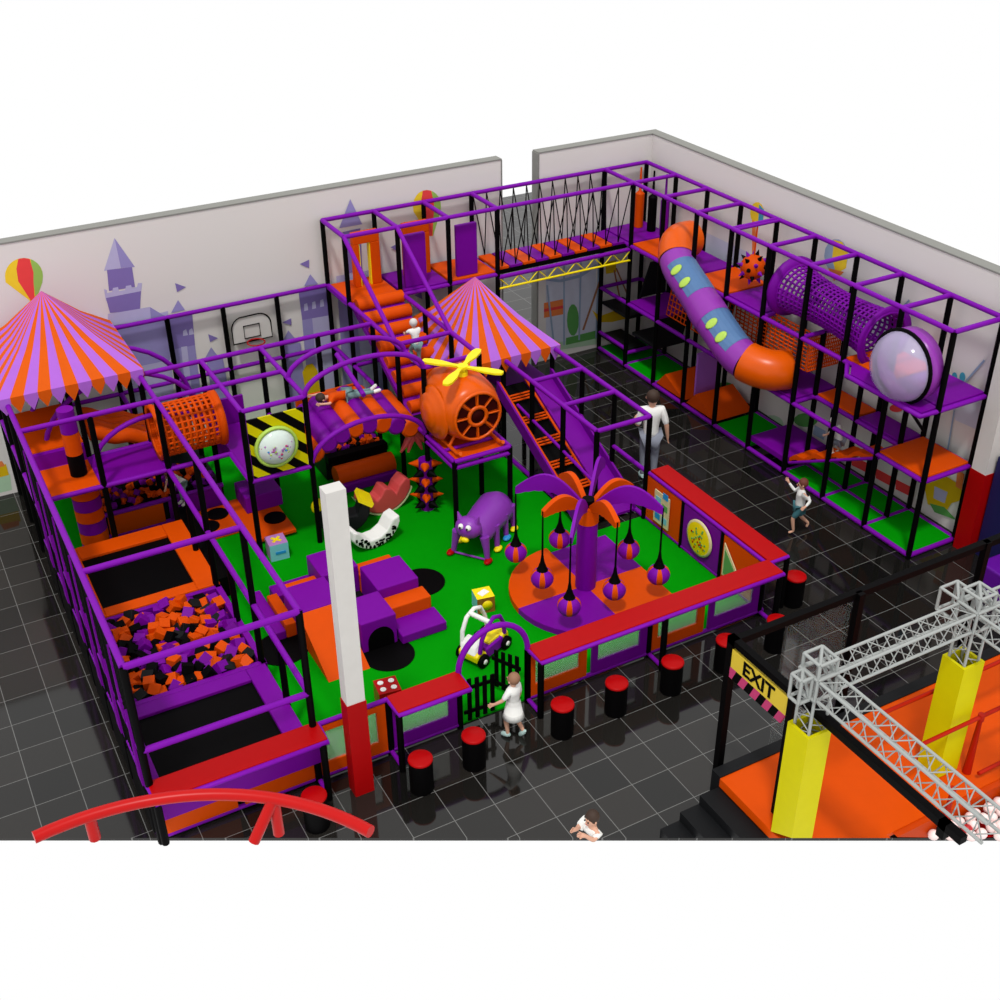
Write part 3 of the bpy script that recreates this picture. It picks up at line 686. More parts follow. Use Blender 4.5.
o = MB().box(-4.05, gx(2) + .02, 1.98, 2.1, .5, .9).build('purple_bolster', PUR); tag(o, 'purple padded band below the left red counter', 'bolster')
counter(gx(3), gx(4), 'short red counter over a purple window panel left of the entrance arch', [(gx(3), gx(4), PUR, True)], (gx(3), ))
counter(gx(5) + .03, gx(9) + .08, 'long red counter right of the entrance arch with row of windows below', [(gx(5), gx(6), ORA, True), (gx(6), gx(7), PUR, True), (gx(7), gx(8), ORA, True), (gx(8), gx(9), PUR, True)], (gx(5) + .03, gx(7), gx(9)))
t = thing('fence_panel', (gx(2.5), 2.16, 0), 'orange fence panel with two windows behind the near white and red pillar', 'fence')
panel(t, (gx(2), 2.16, 0), (gx(3), 2.16, 0), ORA, True)
MB().tube((gx(2), 2.16, 1.0), (gx(3), 2.16, 1.0), .035).build('top_tube', PURT, t); MB().tube((gx(2), 2.16, .07), (gx(3), 2.16, .07), .035).build('base_tube', PURT, t)
MB().box(gx(2.5) - .05, gx(2.5) + .05, 2.12, 2.2, .3, .9).build('mullion', ORA, t)
t = thing('sloping_counter', (6.0, 3.8, 0), 'red topped side counter along the right edge of the play yard', 'counter')
MB().box(5.8, 6.18, 2.13, gy(3) - .02, 1.0, 1.045).build('worktop', RED, t, bevel=.015)
MB().tube((5.76, gy(0), 1.0), (5.76, gy(3), 1.0), .035).build('edge_tube', PURT, t); MB().tube((6.19, gy(0), 1.0), (5.76, gy(0), 1.0), .035).build('edge_tube', PURT, t)
MB().tube((5.76, gy(0), .07), (5.76, gy(3), .07), .035).build('base_tube', PURT, t)
for (x, y) in ((5.76, gy(1)), (5.76, gy(2)), (6.17, gy(0)), (6.17, gy(3) - .05)): MB().tube((x, y, 0), (x, y, 1.0), .045).build('leg', BLK, t)
for j, m in ((2, ORA), (1, PUR), (0, ORA)): panel(t, (5.76, gy(j + 1), 0), (5.76, gy(j), 0), m, False)
# pictures on the side panels (facing the yard)
x = 5.715; y = gy(2.5)
q = MB(); q.box(x - .02, x, y - .22, y + .22, .2, .84, 0)
for (a, c, m) in ((-.18, .16, 1), (-.18, .42, 2), (.02, .16, 3), (.02, .5, 1), (-.18, .66, 3), (.04, .3, 4)):
    q.box(x - .026, x - .02, y + a, y + a + .15, .12 + c, .12 + c + .12, m)
tag(q.build('picture_board', (CRM, CYA, MUR['leaf'], BLU, BLK)), 'cream rectangular picture board on the orange side panel nearest the ladder ramp', 'picture board')
y = gy(1.5); q = MB(); q.lathe([(.001, .03), (.3, .03), (.34, .02), (.34, 0)], (x, y, .55), rot('Y', -90), 32, mf=lambda i, k: 1 if i else 0)
for k in range(30):
    a = random.uniform(0, 2 * PI); rr_ = .25 * math.sqrt(random.random()); q.ell((x - .035, y + rr_ * math.cos(a), .55 + rr_ * math.sin(a)), (.008, .022, .022), 6, m=2 if k % 3 else 3)
tag(q.build('picture_board', (YEL, CRM, MUR['leaf'], RED)), 'round yellow picture board on the purple side panel', 'picture board')
y = gy(.62); q = MB(); q.prism([(x, y - .3, .22), (x, y + .3, .22), (x, y + .3, .85)], (-.02, 0, 0), 0); q.prism([(x - .02, y - .2, .27), (x - .02, y + .26, .27), (x - .02, y + .26, .74)], (-.008, 0, 0), 1)
tag(q.build('picture_board', (CRM, MUR['leaf'])), 'green triangular picture board on the orange side panel by the corner stool', 'picture board')

# entrance arch and gates
t = thing('entrance_arch', (gx(4.5), 2.16, 0), 'purple tube arch over the entrance between the red counters', 'arch')
n = 16; MB().path([(gx(4) + 1.12 * (1 - math.cos(PI * k / n)) / 2, 2.16, 1.0 + .62 * math.sin(PI * k / n)) for k in range(n + 1)], .045).build('arch_tube', PURT, t)
for x in (gx(4), gx(5) + .03): MB().tube((x, 2.16, 0), (x, 2.16, 1.0), PR).build('post', BLK, t)
def gate(hx, ang, label):
    t = thing('picket_gate', (hx, 2.16, 0), label, 'gate')
    d = V((math.cos(R_(ang)), math.sin(R_(ang)), 0)); s_ = V((-d.y, d.x, 0)); o = V((hx, 2.16, 0))
    for k in range(4):
        c = o + d * (.1 + .12 * k); M = Matrix((d, s_, V((0, 0, 1)))).transposed()
        MB().obox(c + V((0, 0, .46)), (.07, .025, .78 - .03 * k), M).build('picket', BLK, t, bevel=.01)
    for z in (.22, .66): MB().obox(o + d * .27 + s_ * .025 + V((0, 0, z)), (.5, .025, .06), Matrix((d, s_, V((0, 0, 1)))).transposed()).build('rail', BLK, t)
gate(gx(4) + .06, -4, 'black picket gate leaf left of the child in the white dress'); gate(gx(5) - .05, 118, 'black picket gate leaf swung open right of the child in the white dress')

# stools
stool = None
spots = [(-2.21, 1.42, 'red topped stool before the left counter, just left of the near pillar'),
         (-.72, 1.35, 'red topped stool before the short counter, left one of two'), (.11, 1.4, 'red topped stool directly before the left picket gate'), (1.5, 1.34, 'red topped stool just right of the child in the white dress'),
         (2.42, 1.35, 'red topped stool before the purple window panel of the long counter'), (3.4, 1.34, 'red topped stool between the middle two windows of the long counter'), (4.41, 1.35, 'red topped stool left of the exit sign'),
         (5.39, 1.35, 'red topped stool just behind the black beam, right of exit sign'), (6.41, 2.12, 'red topped stool at the outer corner of the yard')]
for k, (x, y, lb) in enumerate(spots):
    if stool is None:
        stool = thing('stool', (x, y, 0), 'black round ' + lb, 'stool', 'red topped stools round the counters')
        q = MB(); q.cyl((x, y, 0), .165, .52, 24); q.build('base', BLK, stool)
        q = MB(); q.lathe([(.168, .52), (.172, .53), (.168, .55), (.155, .56), (.001, .56)], (x, y, 0), n=24); q.build('seat', RED, stool)
    else:
        c = copy_tree(stool, loc=(x, y, 0)); c['label'] = 'black round ' + lb

# pillars
def pillar(x, y, label, s_=.26, sy=.22):
    t = thing('pillar', (x, y, 0), label, 'pillar')
    MB().box(x - s_ / 2, x + s_ / 2, y - sy / 2, y + sy / 2, 1.6, 4.8).build('upper_shaft', WHT, t)
    MB().box(x - s_ / 2 - .012, x + s_ / 2 + .012, y - sy / 2 - .012, y + sy / 2 + .012, 0, 1.6).build('padded_lower_shaft', mat('red_padding', (190, 2, 6), .5, spec=.1), t)
pillar(-1.44, 1.74, 'square pillar, white above and red below, in front of the play yard', .25, .2)
pillar(10.12, 1.86, 'square white and red pillar at the end of the right wall', .3, .3)

# ------------------------------------------------------------------ soft blocks
t = thing('soft_block_climber', (0, 5.3, 0), 'purple and orange foam step blocks in a plus shape on the green mat', 'soft play blocks')
def blk(name, x0, x1, y0, y1, z1, m, z0=.033): MB().box(x0, x1, y0, y1, z0, z1).build(name, m, t, bevel=.02)
blk('block', -1.02, -.3, 5.1, 5.85, .6, PUR); blk('block', .3, 1.02, 5.05, 5.8, .6, PUR); blk('block', -.3, .3, 4.35, 5.05, .6, PUR); blk('block', -.35, .3, 5.85, 6.55, .6, PUR)
blk('well_floor', -.3, .3, 5.05, 5.85, .1, BLKV)
blk('step', -.92, -.35, 5.85, 6.2, .42, ORA); blk('step', -1.05, -.35, 6.2, 6.55, .22, PUR); blk('step', -1.2, -1.02, 5.3, 6.2, .3, ORA); blk('step', -1.38, -1.2, 5.3, 6.55, .2, PUR)
blk('step', .3, .98, 5.8, 6.15, .42, ORA); blk('step', .34, 1.08, 4.72, 5.05, .42, ORA); blk('step', .34, 1.12, 4.25, 4.72, .2, PUR)
MB().prism([(-1.02, 5.1, .58), (-1.02, 3.98, .033), (-1.02, 5.1, .033)], (.68, 0, 0)).build('ramp', ORA, t)
q = MB(); pts = [(.22 * math.cos(PI * k / 12), .2 + .24 * math.sin(PI * k / 12)) for k in range(13)] + [(-.22, .033), (.22, .033)]
q.prism([(.02 + a, 4.352, z) for a, z in pts], (0, -.01, 0)); q.build('tunnel_mouth', BLK, t)
for (x, y, r_, lb) in ((.05, 4.13, .4, 'in front of the foam blocks tunnel mouth'), (1.32, 5.62, .4, 'right of the foam blocks on the green mat'), (-1.35, 5.1, .42, 'left of the foam blocks beside the pit')):
    q = MB(); q.cyl((x, y, .031), r_, .014, 36); tag(q.build('landing_disc', BLK), 'round black landing disc ' + lb, 'mat')

# ------------------------------------------------------------------ palm carousel
px_, py_ = 3.6, 4.05
t = thing('palm_carousel', (px_, py_, 0), 'purple and orange palm tree carousel on a quartered round cornered base', 'carousel')
for k, m in enumerate((PUR, ORA, PUR, ORA)):
    if k in (1, 2): pts = [(px_, py_, .033)] + [(px_ + 1.28 * math.cos(PI / 2 * (k + s / 10)), py_ + 1.28 * math.sin(PI / 2 * (k + s / 10)), .033) for s in range(11)]
    else: sg = 1 if k == 0 else -1; pts = [(px_, py_, .033), (px_ + 1.12, py_, .033), (px_ + 1.12, py_ + sg * 1.12, .033), (px_, py_ + sg * 1.12, .033)][::sg]
    MB().prism(pts, (0, 0, .11)).build('base_quarter', m, t)
MB().cyl((px_, py_, .14), .17, 1.3, 20).build('trunk', PUR, t); MB().cyl((px_, py_, 1.43), .18, .3, 20, r2=.17).build('trunk_collar', ORA, t)
MB().cyl((px_, py_, 1.73), .1, .12, 16).build('hub', BLK, t)
def leaf(ang, L, m, rise, zt, wd, th=.05):
    d = V((math.cos(R_(ang)), math.sin(R_(ang)), 0)); s_ = V((-d.y, d.x, 0)) * th; n_ = 14; top = []; bot = []
    for k in range(n_ + 1):
        f = k / n_; z = 1.78 + (zt - 1.78) * f + rise * math.sin(PI * f); w2 = wd * (.25 + math.sin(PI * (.08 + .84 * f))) * (1 + .05 * (k % 2))
        c = V((px_, py_, 0)) + d * (.1 + (L - .1) * f); top.append(c + V((0, 0, z))); bot.append(c + V((0, 0, z - min(w2, .1 + 1.2 * f if f < .3 else 9))))
    q = MB()
    for k in range(n_):
        q.add([p + o for o in (-s_ / 2, s_ / 2) for p in (top[k], top[k + 1], bot[k + 1], bot[k])] , [(0, 3, 2, 1), (4, 5, 6, 7), (0, 1, 5, 4), (3, 7, 6, 2)] + ([(0, 4, 7, 3)] if k == 0 else []) + ([(1, 2, 6, 5)] if k == n_ - 1 else []))
    q.build('leaf', m, t)
for a in (135, 45, -45, 225): leaf(a, 1.2, PURT, .36, 1.88, .24)
for a in (180, 90, 0, 270): leaf(a, .84, ORA, .22, 1.88, .2, .09)
balls = [(2.75, 4.9, .6, 'leftmost, beside the purple crawl animal'), (2.76, 4.05, .6, 'left of the trunk over the orange quarter'), (2.75, 3.2, .6, 'frontmost, above the purple quarter'), (3.6, 4.89, .6, 'back left one, behind the trunk'),
         (3.6, 3.21, .6, 'right of the trunk, above the front orange quarter'), (4.45, 3.2, .6, 'rightmost, over the base edge'), (4.44, 4.05, .6, 'back right one behind the trunk')]
ball = None
for k, (x, y, z, lb) in enumerate(balls):
    lab = 'striped hanging ball seat, ' + lb
    if ball is None:
        ball = thing('ball_seat', (x, y, z), lab, 'ball seat', 'ball seats hung from the palm carousel')
        MB().ell((x, y, z), (.19, .19, .18), 24, mf=lambda i, k: 1 if k % 6 in (3, 4) else 0).build('ball', (PURT, ORA), ball)
        MB().lathe([(.1, .15), (.075, .2), (.035, .32), (.018, .45), (.012, 1.27)], (x, y, z), n=12).build('hanging_sleeve', BLK, ball)
    else:
        c = copy_tree(ball, loc=(x, y, z)); c['label'] = lab

# ------------------------------------------------------------------ toys on the mat
t = thing('crawl_animal', (3.0, 6.2, 0), 'purple crawl through cat like animal with big white eyes and coloured feet', 'crawl toy')
hd = V((2.42, 5.9, 0)); bd = V((3.35, 6.6, 0)); d = (bd - hd).normalized(); s_ = V((-d.y, d.x, 0)); M3 = Matrix((d, s_, V((0, 0, 1)))).transposed()
q = MB(); n = 14; secs = [(0, .26), (.15, .3), (.4, .31), (.7, .33), (1.0, .34), (1.2, .26), (1.32, .08)]; rows = []
for (u, hgt) in secs:
    rows.append([hd + d * u + s_ * (math.cos(PI * k / n) * hgt * 1.05) + V((0, 0, .38 + math.sin(PI * k / n) * hgt * 1.15)) for k in range(n + 1)])
    rows[-1] += [hd + d * u + s_ * (math.cos(PI * k / n) * hgt * .85) + V((0, 0, .36 + math.sin(PI * k / n) * hgt * .9)) for k in range(n, -1, -1)]
m_ = len(rows[0]); base = [p for r in rows for p in r]
q.add(base, [(i * m_ + k, i * m_ + (k + 1) % m_, (i + 1) * m_ + (k + 1) % m_, (i + 1) * m_ + k) for i in range(len(rows) - 1) for k in range(m_)] + [list(range(m_))[::-1], [(len(rows) - 1) * m_ + k for k in range(m_)]], 0, True)
for u in (0.0, .42, .8, 1.12):
    for sg in (-1, 1):
        q.path([hd + d * u + s_ * sg * .26 + V((0, 0, .5)), hd + d * (u - .02) + s_ * sg * .3 + V((0, 0, .28)), hd + d * (u - .04) + s_ * sg * .33 + V((0, 0, .06))], [.09, .06, .045], 10)
q.build('body', VIO, t)
q = MB(); hc = hd - d * .08 + V((0, 0, .68)); q.ell(hc, (.19, .24, .2), 20, M=M3)
for sg in (-1, 1): q.tube(hc + s_ * sg * .15 + V((0, 0, .12)), hc + s_ * sg * .2 + V((0, 0, .27)), .06, 8, r2=.01)
q.build('head', VIO, t)
q = MB()
for sg in (-1, 1):
    q.ell(hc - d * .15 + s_ * sg * .07 + V((0, 0, .09)), (.05, .055, .05), 12, 0); q.ell(hc - d * .2 + s_ * sg * .065 + V((0, 0, .09)), (.018, .02, .02), 8, 1)
q.build('eye', (TEE, BLK), t)
MB().ell(hc - d * .16 + V((0, 0, -.16)), (.05, .08, .05), 12, M=M3).build('collar_tag', YEL, t)
for i_, u in enumerate((0.0, .42, .8, 1.12)):
    for sg in (-1, 1):
        MB().ell(hd + d * (u - .08) + s_ * sg * .36 + V((0, 0, .075)), (.11, .07, .04), 12, M=M3).build('foot', (RED, YEL, BLU, YEL)[i_] if sg < 0 or i_ == 0 else (RED, YEL, YEL, BLU)[i_], t)
MB().tube(hd - d * .05 + s_ * .3 + V((0, 0, .07)), hd - d * .05 - s_ * .3 + V((0, 0, .07)), .02, 8).build('cross_bar', VIO, t)

t = thing('spiked_post', (2.44, 7.7, 0), 'purple post with orange and black cone spikes on the green mat', 'spiked post')
q = MB(); q.cyl((2.44, 7.7, .033), .13, 1.05, 10); q.build('post', PUR, t)
q = MB()
for k in range(6):
    for a in range(4):
        an = a * 2 * PI / 4 + .3 + (k % 2) * .78; dd = V((math.cos(an), math.sin(an), 0)); c = V((2.44, 7.7, .17 + k * .165)); q.tube(c + dd * .12, c + dd * .31, .085, 8, (k + 1) % 2, r2=.006)
q.build('spike', (ORA, BLK), t)

def rocker(name, c, label, cat, ang, prof, th, mats, parts=()):
    t = thing(name, (c[0], c[1], 0), label, cat); d = V((math.cos(R_(ang)), math.sin(R_(ang)), 0)); s_ = V((-d.y, d.x, 0)) * th
    o = V((c[0], c[1], 0)); P = [o + d * a + V((0, 0, z)) for a, z in prof]
    MB().prism([p - s_ / 2 for p in P], s_).build('body', mats, t, bevel=.03)
    return t, o, d, s_
arc = lambda n, r, a0, a1, cx=0, cz=0: [(cx + r * math.cos(R_(a0 + (a1 - a0) * k / n)), cz + r * math.sin(R_(a0 + (a1 - a0) * k / n))) for k in range(n + 1)]
t, o, d, s_ = rocker('watermelon_rocker', (1.72, 8.1), 'coral pink watermelon slice rocker with two seats', 'rocker', 6,
    arc(12, .55, 200, 340, 0, .58) + [(.52, .55), (.42, .62), (.28, .5), (.2, .36), (.1, .5), (-.02, .55), (-.12, .4), (-.2, .34), (-.32, .48), (-.46, .56)], .34, COR)
P = [o + d * a + V((0, 0, z)) for a, z in arc(14, .575, 200, 340, 0, .6)]; q = MB()
for k in range(14): q.prism([P[k] - s_ * .52, P[k + 1] - s_ * .52, P[k + 1] + s_ * .52, P[k] + s_ * .52], (0, 0, -.025))
q.build('rind', mat('pale_green_rind', (215, 228, 170), .5), t)
t, o, d, s_ = rocker('spotted_rocker', (1.08, 7.12), 'white rocker with scattered black spots curved like a boat', 'rocker', 8,
    arc(12, .52, 205, 342, 0, .55) + [(.49, .52), (.34, .48), (.22, .3), (.06, .22), (-.12, .22), (-.26, .32), (-.36, .48), (-.44, .5)], .34, TEE)
q = MB()
for k in range(34):
    a = random.uniform(215, 330); r_ = random.uniform(.37, .49); u, z = r_ * math.cos(R_(a)), .55 + r_ * math.sin(R_(a))
    q.obox(o + d * u + V((0, 0, z)) - s_ * .5, (.05, .02, .03), Matrix((d, s_.normalized(), V((0, 0, 1)))).transposed())
for k in range(12):
    u, z = arc(12, .5, 210, 335, 0, .55)[k]; q.obox(o + d * u * .95 + V((0, 0, z + .03)) - s_ * .5, (.03, .02, .06), Matrix((d, s_.normalized(), V((0, 0, 1)))).transposed())
tag(q.build('spots', BLK, t), kind='stuff')
t, o, d, s_ = rocker('bee_rocker', (.78, 7.75), 'yellow, black and white striped rocker half hidden behind the near pillar', 'rocker', -12,
    arc(10, .5, 200, 340, 0, .55) + [(.5, .6), (.34, .66), (.25, .42), (-.2, .42), (-.32, .66), (-.48, .6)], .34, BLKV)
MB().obox(o + d * .42 + V((0, 0, .66)), (.28, .4, .08), Matrix((d, s_.normalized(), V((0, 0, 1)))).transposed() @ rot('Y', 35)).build('wing', YEL, t)
MB().ell(o - d * .38 + V((0, 0, .62)), (.16, .16, .15), 16).build('head', YELV, t)
q = MB()
for k in range(3): q.path([o - d * (.3 - .16 * k) + V((0, 0, .42 - .05 * k)) + s_ * .55, o - d * (.3 - .16 * k) + V((0, 0, .3 - .05 * k)) - s_ * .56], .035, 8)
q.build('white_band', TEE, t)

def toybox(c, s_, ang, tops, sides, label, deco):
    t = thing('toy_cube', (c[0], c[1], .033), label, 'toy cube'); M = rot('Z', ang); o = V((c[0], c[1], .033 + s_ / 2))
    h = s_ / 2; q = MB()
    vs = [o + M @ V((x, y, z)) for z in (-h, h) for y in (-h, h) for x in (-h, h)]
    for f, m in zip([(0, 2, 3, 1), (4, 5, 7, 6), (0, 1, 5, 4), (2, 6, 7, 3), (0, 4, 6, 2), (1, 3, 7, 5)], (0, 0, 1, 1, 2, 1)): q.add([vs[i] for i in f], [(0, 1, 2, 3)], m)
    q.build('body', (tops, sides[0], sides[1]), t); deco(t, o, M, h); return t
def deco1(t, o, M, h):
    q = MB(); q.obox(o + V((0, 0, h + .004)), (.2, .05, .01), M @ rot('Z', 45)); q.obox(o + V((0, 0, h + .005)), (.2, .05, .01), M @ rot('Z', -45)); q.build('top_star', YEL, t)
    MB().obox(o + M @ V((0.02, -h - .004, -.01)), (.18, .01, .05), M).build('front_bar', BLU, t)
toybox((-.52, 7.6), .33, -4, MAU, (CYA, MAU), 'pale blue and mauve toy cube with a yellow cross on top', deco1)
def deco2(t, o, M, h):
    MB().obox(o + V((0, 0, h + .004)), (.17, .12, .01), M @ rot('Z', 30)).build('top_picture', TEE, t)
    q = MB(); q.lathe([(.001, .01), (.09, .01), (.09, 0)], o + M @ V((0.02, -h, 0)), M @ rot('X', 90), 16); q.build('front_picture', YEL, t)
toybox((1.9, 4.48), .3, -10, YEL, (TAN, CYA), 'yellow, brown and blue toy cube near the toy car', deco2)
def deco3(t, o, M, h):
    for x in (-1, 1):
        for y in (-1, 1): MB().cyl(o + M @ V((x * h * .48, y * h * .45, h)), .045, .008, 16).build('pip', TEE, t)
    MB().obox(o + M @ V((0, -h - .004, 0)), (.2, .01, .2), M).build('front_picture', YEL, t)
toybox((-.42, 3.12), .34, -8, RED, (RED, TAN), 'red toy cube like a dice with four white dots, behind the short counter', deco3)

# toy car
t = thing('toy_car', (1.2, 3.45, 0), 'white, yellow and purple ride on toy car with a roll bar, inside the entrance', 'toy car')
M = rot('Z', 24) * .86; o = V((1.36, 3.46, 0)); g = lambda x, y, z: o + M @ V((x, y, z))
q = MB(); prof = [(-.45, .14), (-.47, .3), (-.36, .36), (-.22, .28), (.2, .28), (.32, .38), (.46, .36), (.48, .18), (.3, .12)]
q.prism([g(x, -.22, z) for x, z in prof], M @ V((0, .44, 0))); q.build('chassis', YEL, t, bevel=.03)
q = MB(); q.prism([g(x, -.235, z) for x, z in ((-.2, .12), (-.2, .34), (.28, .34), (.3, .12))], M @ V((0, .47, 0))); q.build('door_shell', PURT, t, bevel=.02)
MB().obox(g(.08, 0, .35), (.3, .36, .06), M).build('seat', YEL, t)
q = MB(); q.prism([g(-.47, -.16, .3), g(-.28, -.18, .38), g(-.24, -.16, .56), g(-.4, -.1, .42)], M @ V((0, .32, 0))); q.build('bonnet', TEE, t, bevel=.02)
for sg, m in ((-1, PURT), (1, TEE)):
    q = MB(); q.path([g(-.36, sg * .2, .34), g(-.32, sg * .22, .62), g(-.18, sg * .23, .84), g(.02, sg * .22, .92), g(.2, sg * .22, .84), g(.32, sg * .22, .6), g(.36, sg * .2, .36)], .035, 10); q.build('roll_bar', m, t)
MB().tube(g(-.1, -.22, .89), g(-.1, .22, .89), .04).build('roof_bar', TEE, t)
q = MB(); q.lathe([(.09, 0), (.1, .015), (.09, .03)], g(-.14, 0, .5), M @ rot('Y', -60), 16); q.build('steering_wheel', BLK, t)
for x in (-.32, .34):
    for sg in (-1, 1):
        q = MB(); q.lathe([(.001, -.04), (.13, -.04), (.135, 0), (.13, .04), (.001, .04)], g(x, sg * .25, .165), M @ rot('X', 90), 18, mf=lambda i, k: 0); w_ = q.build('wheel', BLK, t)
        q = MB(); q.lathe([(.05, 0), (.045, .02), (.001, .02)], g(x, sg * .29, .165), M @ rot('X', 90 * -sg), 12); q.build('hub_cap', TEE, w_)

# hanging red star like toy under the bridge
t = thing('climbing_star', (2.55, 8.4, 1.0), 'coral spotted starfish like grip hanging below the roller bridge', 'hanging toy')
q = MB()
for k, a in enumerate((-70, -30, 20, 60)):
    q.path([(2.5, 8.3, 1.35), (2.5 + .16 * math.sin(R_(a)), 8.25, 1.2), (2.5 + .34 * math.sin(R_(a)), 8.2, .95 + .1 * abs(math.sin(R_(a))))], [.09, .07, .02], 8)
q.build('arm', COR, t)

# ------------------------------------------------------------------ exit gate frame, truss, platform
t = thing('portal_frame', (2.72, -.6, 0), 'black square tube frame carrying the yellow exit sign', 'frame')
bb = .055
def sq(t, p, q_, name='beam', s_=.048, m=BLK):
    x0, x1 = sorted((p[0], q_[0])); y0, y1 = sorted((p[1], q_[1])); z0, z1 = sorted((p[2], q_[2]))
    MB().box(x0 - s_, x1 + s_, y0 - s_, y1 + s_, z0 - s_, z1 + s_).build(name, m, t)
ZF = 2.58
for (x, y) in ((2.74, -.62), (4.74, -.72), (7.1, -.68), (2.74, -1.78), (2.74, -4.1)): sq(t, (x, y, .06 if y > -1 else .66 if y > -3 else 2.46), (x, y, ZF), 'post')
sq(t, (2.74, -.66, ZF), (8.3, -.66, ZF)); sq(t, (2.74, -.62, ZF), (2.74, -4.3, ZF))
t = thing('exit_sign', (2.74, -1.2, 2.2), 'yellow sign with black EXIT lettering hung in the black frame', 'sign')
MB().box(2.70, 2.74, -1.72, -.68, 2.2, 2.48).build('sign_board', mat('sign_yellow', (236, 205, 60), .5, k=.75), t)
cu = bpy.data.curves.new('exit_text', 'FONT'); cu.body = 'EXIT'; cu.size = .29; cu.extrude = .003; cu.offset = .007; cu.align_x = 'CENTER'; cu.align_y = 'CENTER'
tmp = bpy.data.objects.new('exit_text', cu); COL.objects.link(tmp)
bpy.context.view_layer.update()
me = bpy.data.meshes.new_from_object(tmp.evaluated_get(bpy.context.evaluated_depsgraph_get())); bpy.data.objects.remove(tmp)
lo = bpy.data.objects.new('lettering', me); COL.objects.link(lo); me.materials.clear(); me.materials.append(BLK); lo.parent = t
lo.rotation_euler = (R_(90), 0, R_(-90)); lo.location = (-.045, 0, .14)
q = MB(); n = 9
for k in range(n):
    ya, yb = -.68 - 1.04 * k / n, -.68 - 1.04 * (k + 1) / n; q.prism([(2.70, ya, 2.2), (2.70, yb, 2.2), (2.70, yb + .07, 2.03), (2.70, ya + .07, 2.03)], (.03, 0, 0), k % 2)
q.build('striped_band', (PNK, BLK), t)
t = thing('glass_screen', (4.0, -.66, 0), 'clear glass screen standing below the black beam behind the silver truss', 'glass screen')
MB().box(3.55, 4.66, -.68, -.66, .05, 2.5).build('pane', GLC, t)
MB().box(3.55, 4.66, -.69, -.65, 0, .05).build('base_rail', BLK, t)

def truss(t, p, q_, s_=.26, n=8, r=.019, r2_=.008):
    p, q_ = V(p), V(q_); ax = (q_ - p).normalized(); u = V((0, 0, 1)) if abs(ax.z) < .9 else V((1, 0, 0)); e1 = (u - ax * u.dot(ax)).normalized(); e2 = ax.cross(e1); L = (q_ - p).length
    cs = [e1 * a + e2 * c for a, c in ((-s_ / 2, -s_ / 2), (-s_ / 2, s_ / 2), (s_ / 2, s_ / 2), (s_ / 2, -s_ / 2))]
    q = MB()
    for c in cs: q.tube(p + c, q_ + c, r, 8)
    q.build('chord', ALU, t)
    q = MB()
    for f in range(4):
        a, c = cs[f], cs[(f + 1) % 4]
        for k in range(n):
            z0, z1 = L * k / n, L * (k + 1) / n; zm = (z0 + z1) / 2
            q.tube(p + ax * z0 + a, p + ax * zm + c, r2_, 5)
            if f % 2 == 0 or abs(ax.z) < .9: q.tube(p + ax * zm + c, p + ax * z1 + a, r2_, 5)
    q.build('lacing', ALU, t)
def nodebox(t, c, s_=.29, h=.29, name='corner_block'):
    q = MB(); c = V(c); P = [c + V((x * s_ / 2, y * s_ / 2, z * h / 2)) for z in (-1, 1) for x, y in ((-1, -1), (1, -1), (1, 1), (-1, 1))]
    for a, b_ in ((0, 1), (1, 2), (2, 3), (3, 0), (4, 5), (5, 6), (6, 7), (7, 4), (0, 4), (1, 5), (2, 6), (3, 7), (4, 6), (1, 6)): q.tube(P[a], P[b_], .021, 6)
    q.build(name, ALU, t)
t = thing('truss_gantry', (3.9, -2.16, .6), 'silver aluminium box truss gantry over the orange platform', 'truss gantry')
zc = 3.1
N1, N2 = V((2.66, -2.16, zc)), V((5.12, -2.16, zc))
for N in (N1, N2):
    truss(t, (N.x, N.y, .8 if N.x < 3 else .62), (N.x, N.y, zc - .17), .24, 9); nodebox(t, N); nodebox(t, N + V((0, 0, .24)), .26, .2, 'cap_block')
nodebox(t, N1 + V((-.24, 0, 0)), .16, .32); nodebox(t, N2 + V((0, .3, 0)), .28, .32)
truss(t, N1 + V((.17, 0, 0)), N2 - V((.17, 0, 0)), .26, 8); truss(t, N2 + V((.17, 0, 0)), N2 + V((2.6, 0, 0)), .26, 8)
truss(t, N1 - V((0, .17, 0)), N1 - V((0, 2.52, 0)), .26, 9); truss(t, N2 - V((0, .17, 0)), N2 - V((0, 2.6, 0)), .26, 9)
for (x, lb) in ((2.66, 'left yellow padded sleeve round the truss leg, near the exit sign'), (5.12, 'right yellow padded sleeve round the truss leg, amid the red rails')):
    q = MB(); y = -2.16; s_ = .175
    for bx in ((x - s_, x - s_ + .04, y - s_, y + s_), (x + s_ - .04, x + s_, y - s_, y + s_), (x - s_ + .04, x + s_ - .04, y - s_, y - s_ + .04), (x - s_ + .04, x + s_ - .04, y + s_ - .04, y + s_)): q.box(*bx, .61, 2.42)
    for vv in q.v:
        if vv.z < 1: vv.z = max(.61, (-1.78 - .5615 * (vv.x - 3.04) - vv.y) / 1.05)
    tag(q.build('padded_sleeve', YELV), lb, 'padding')

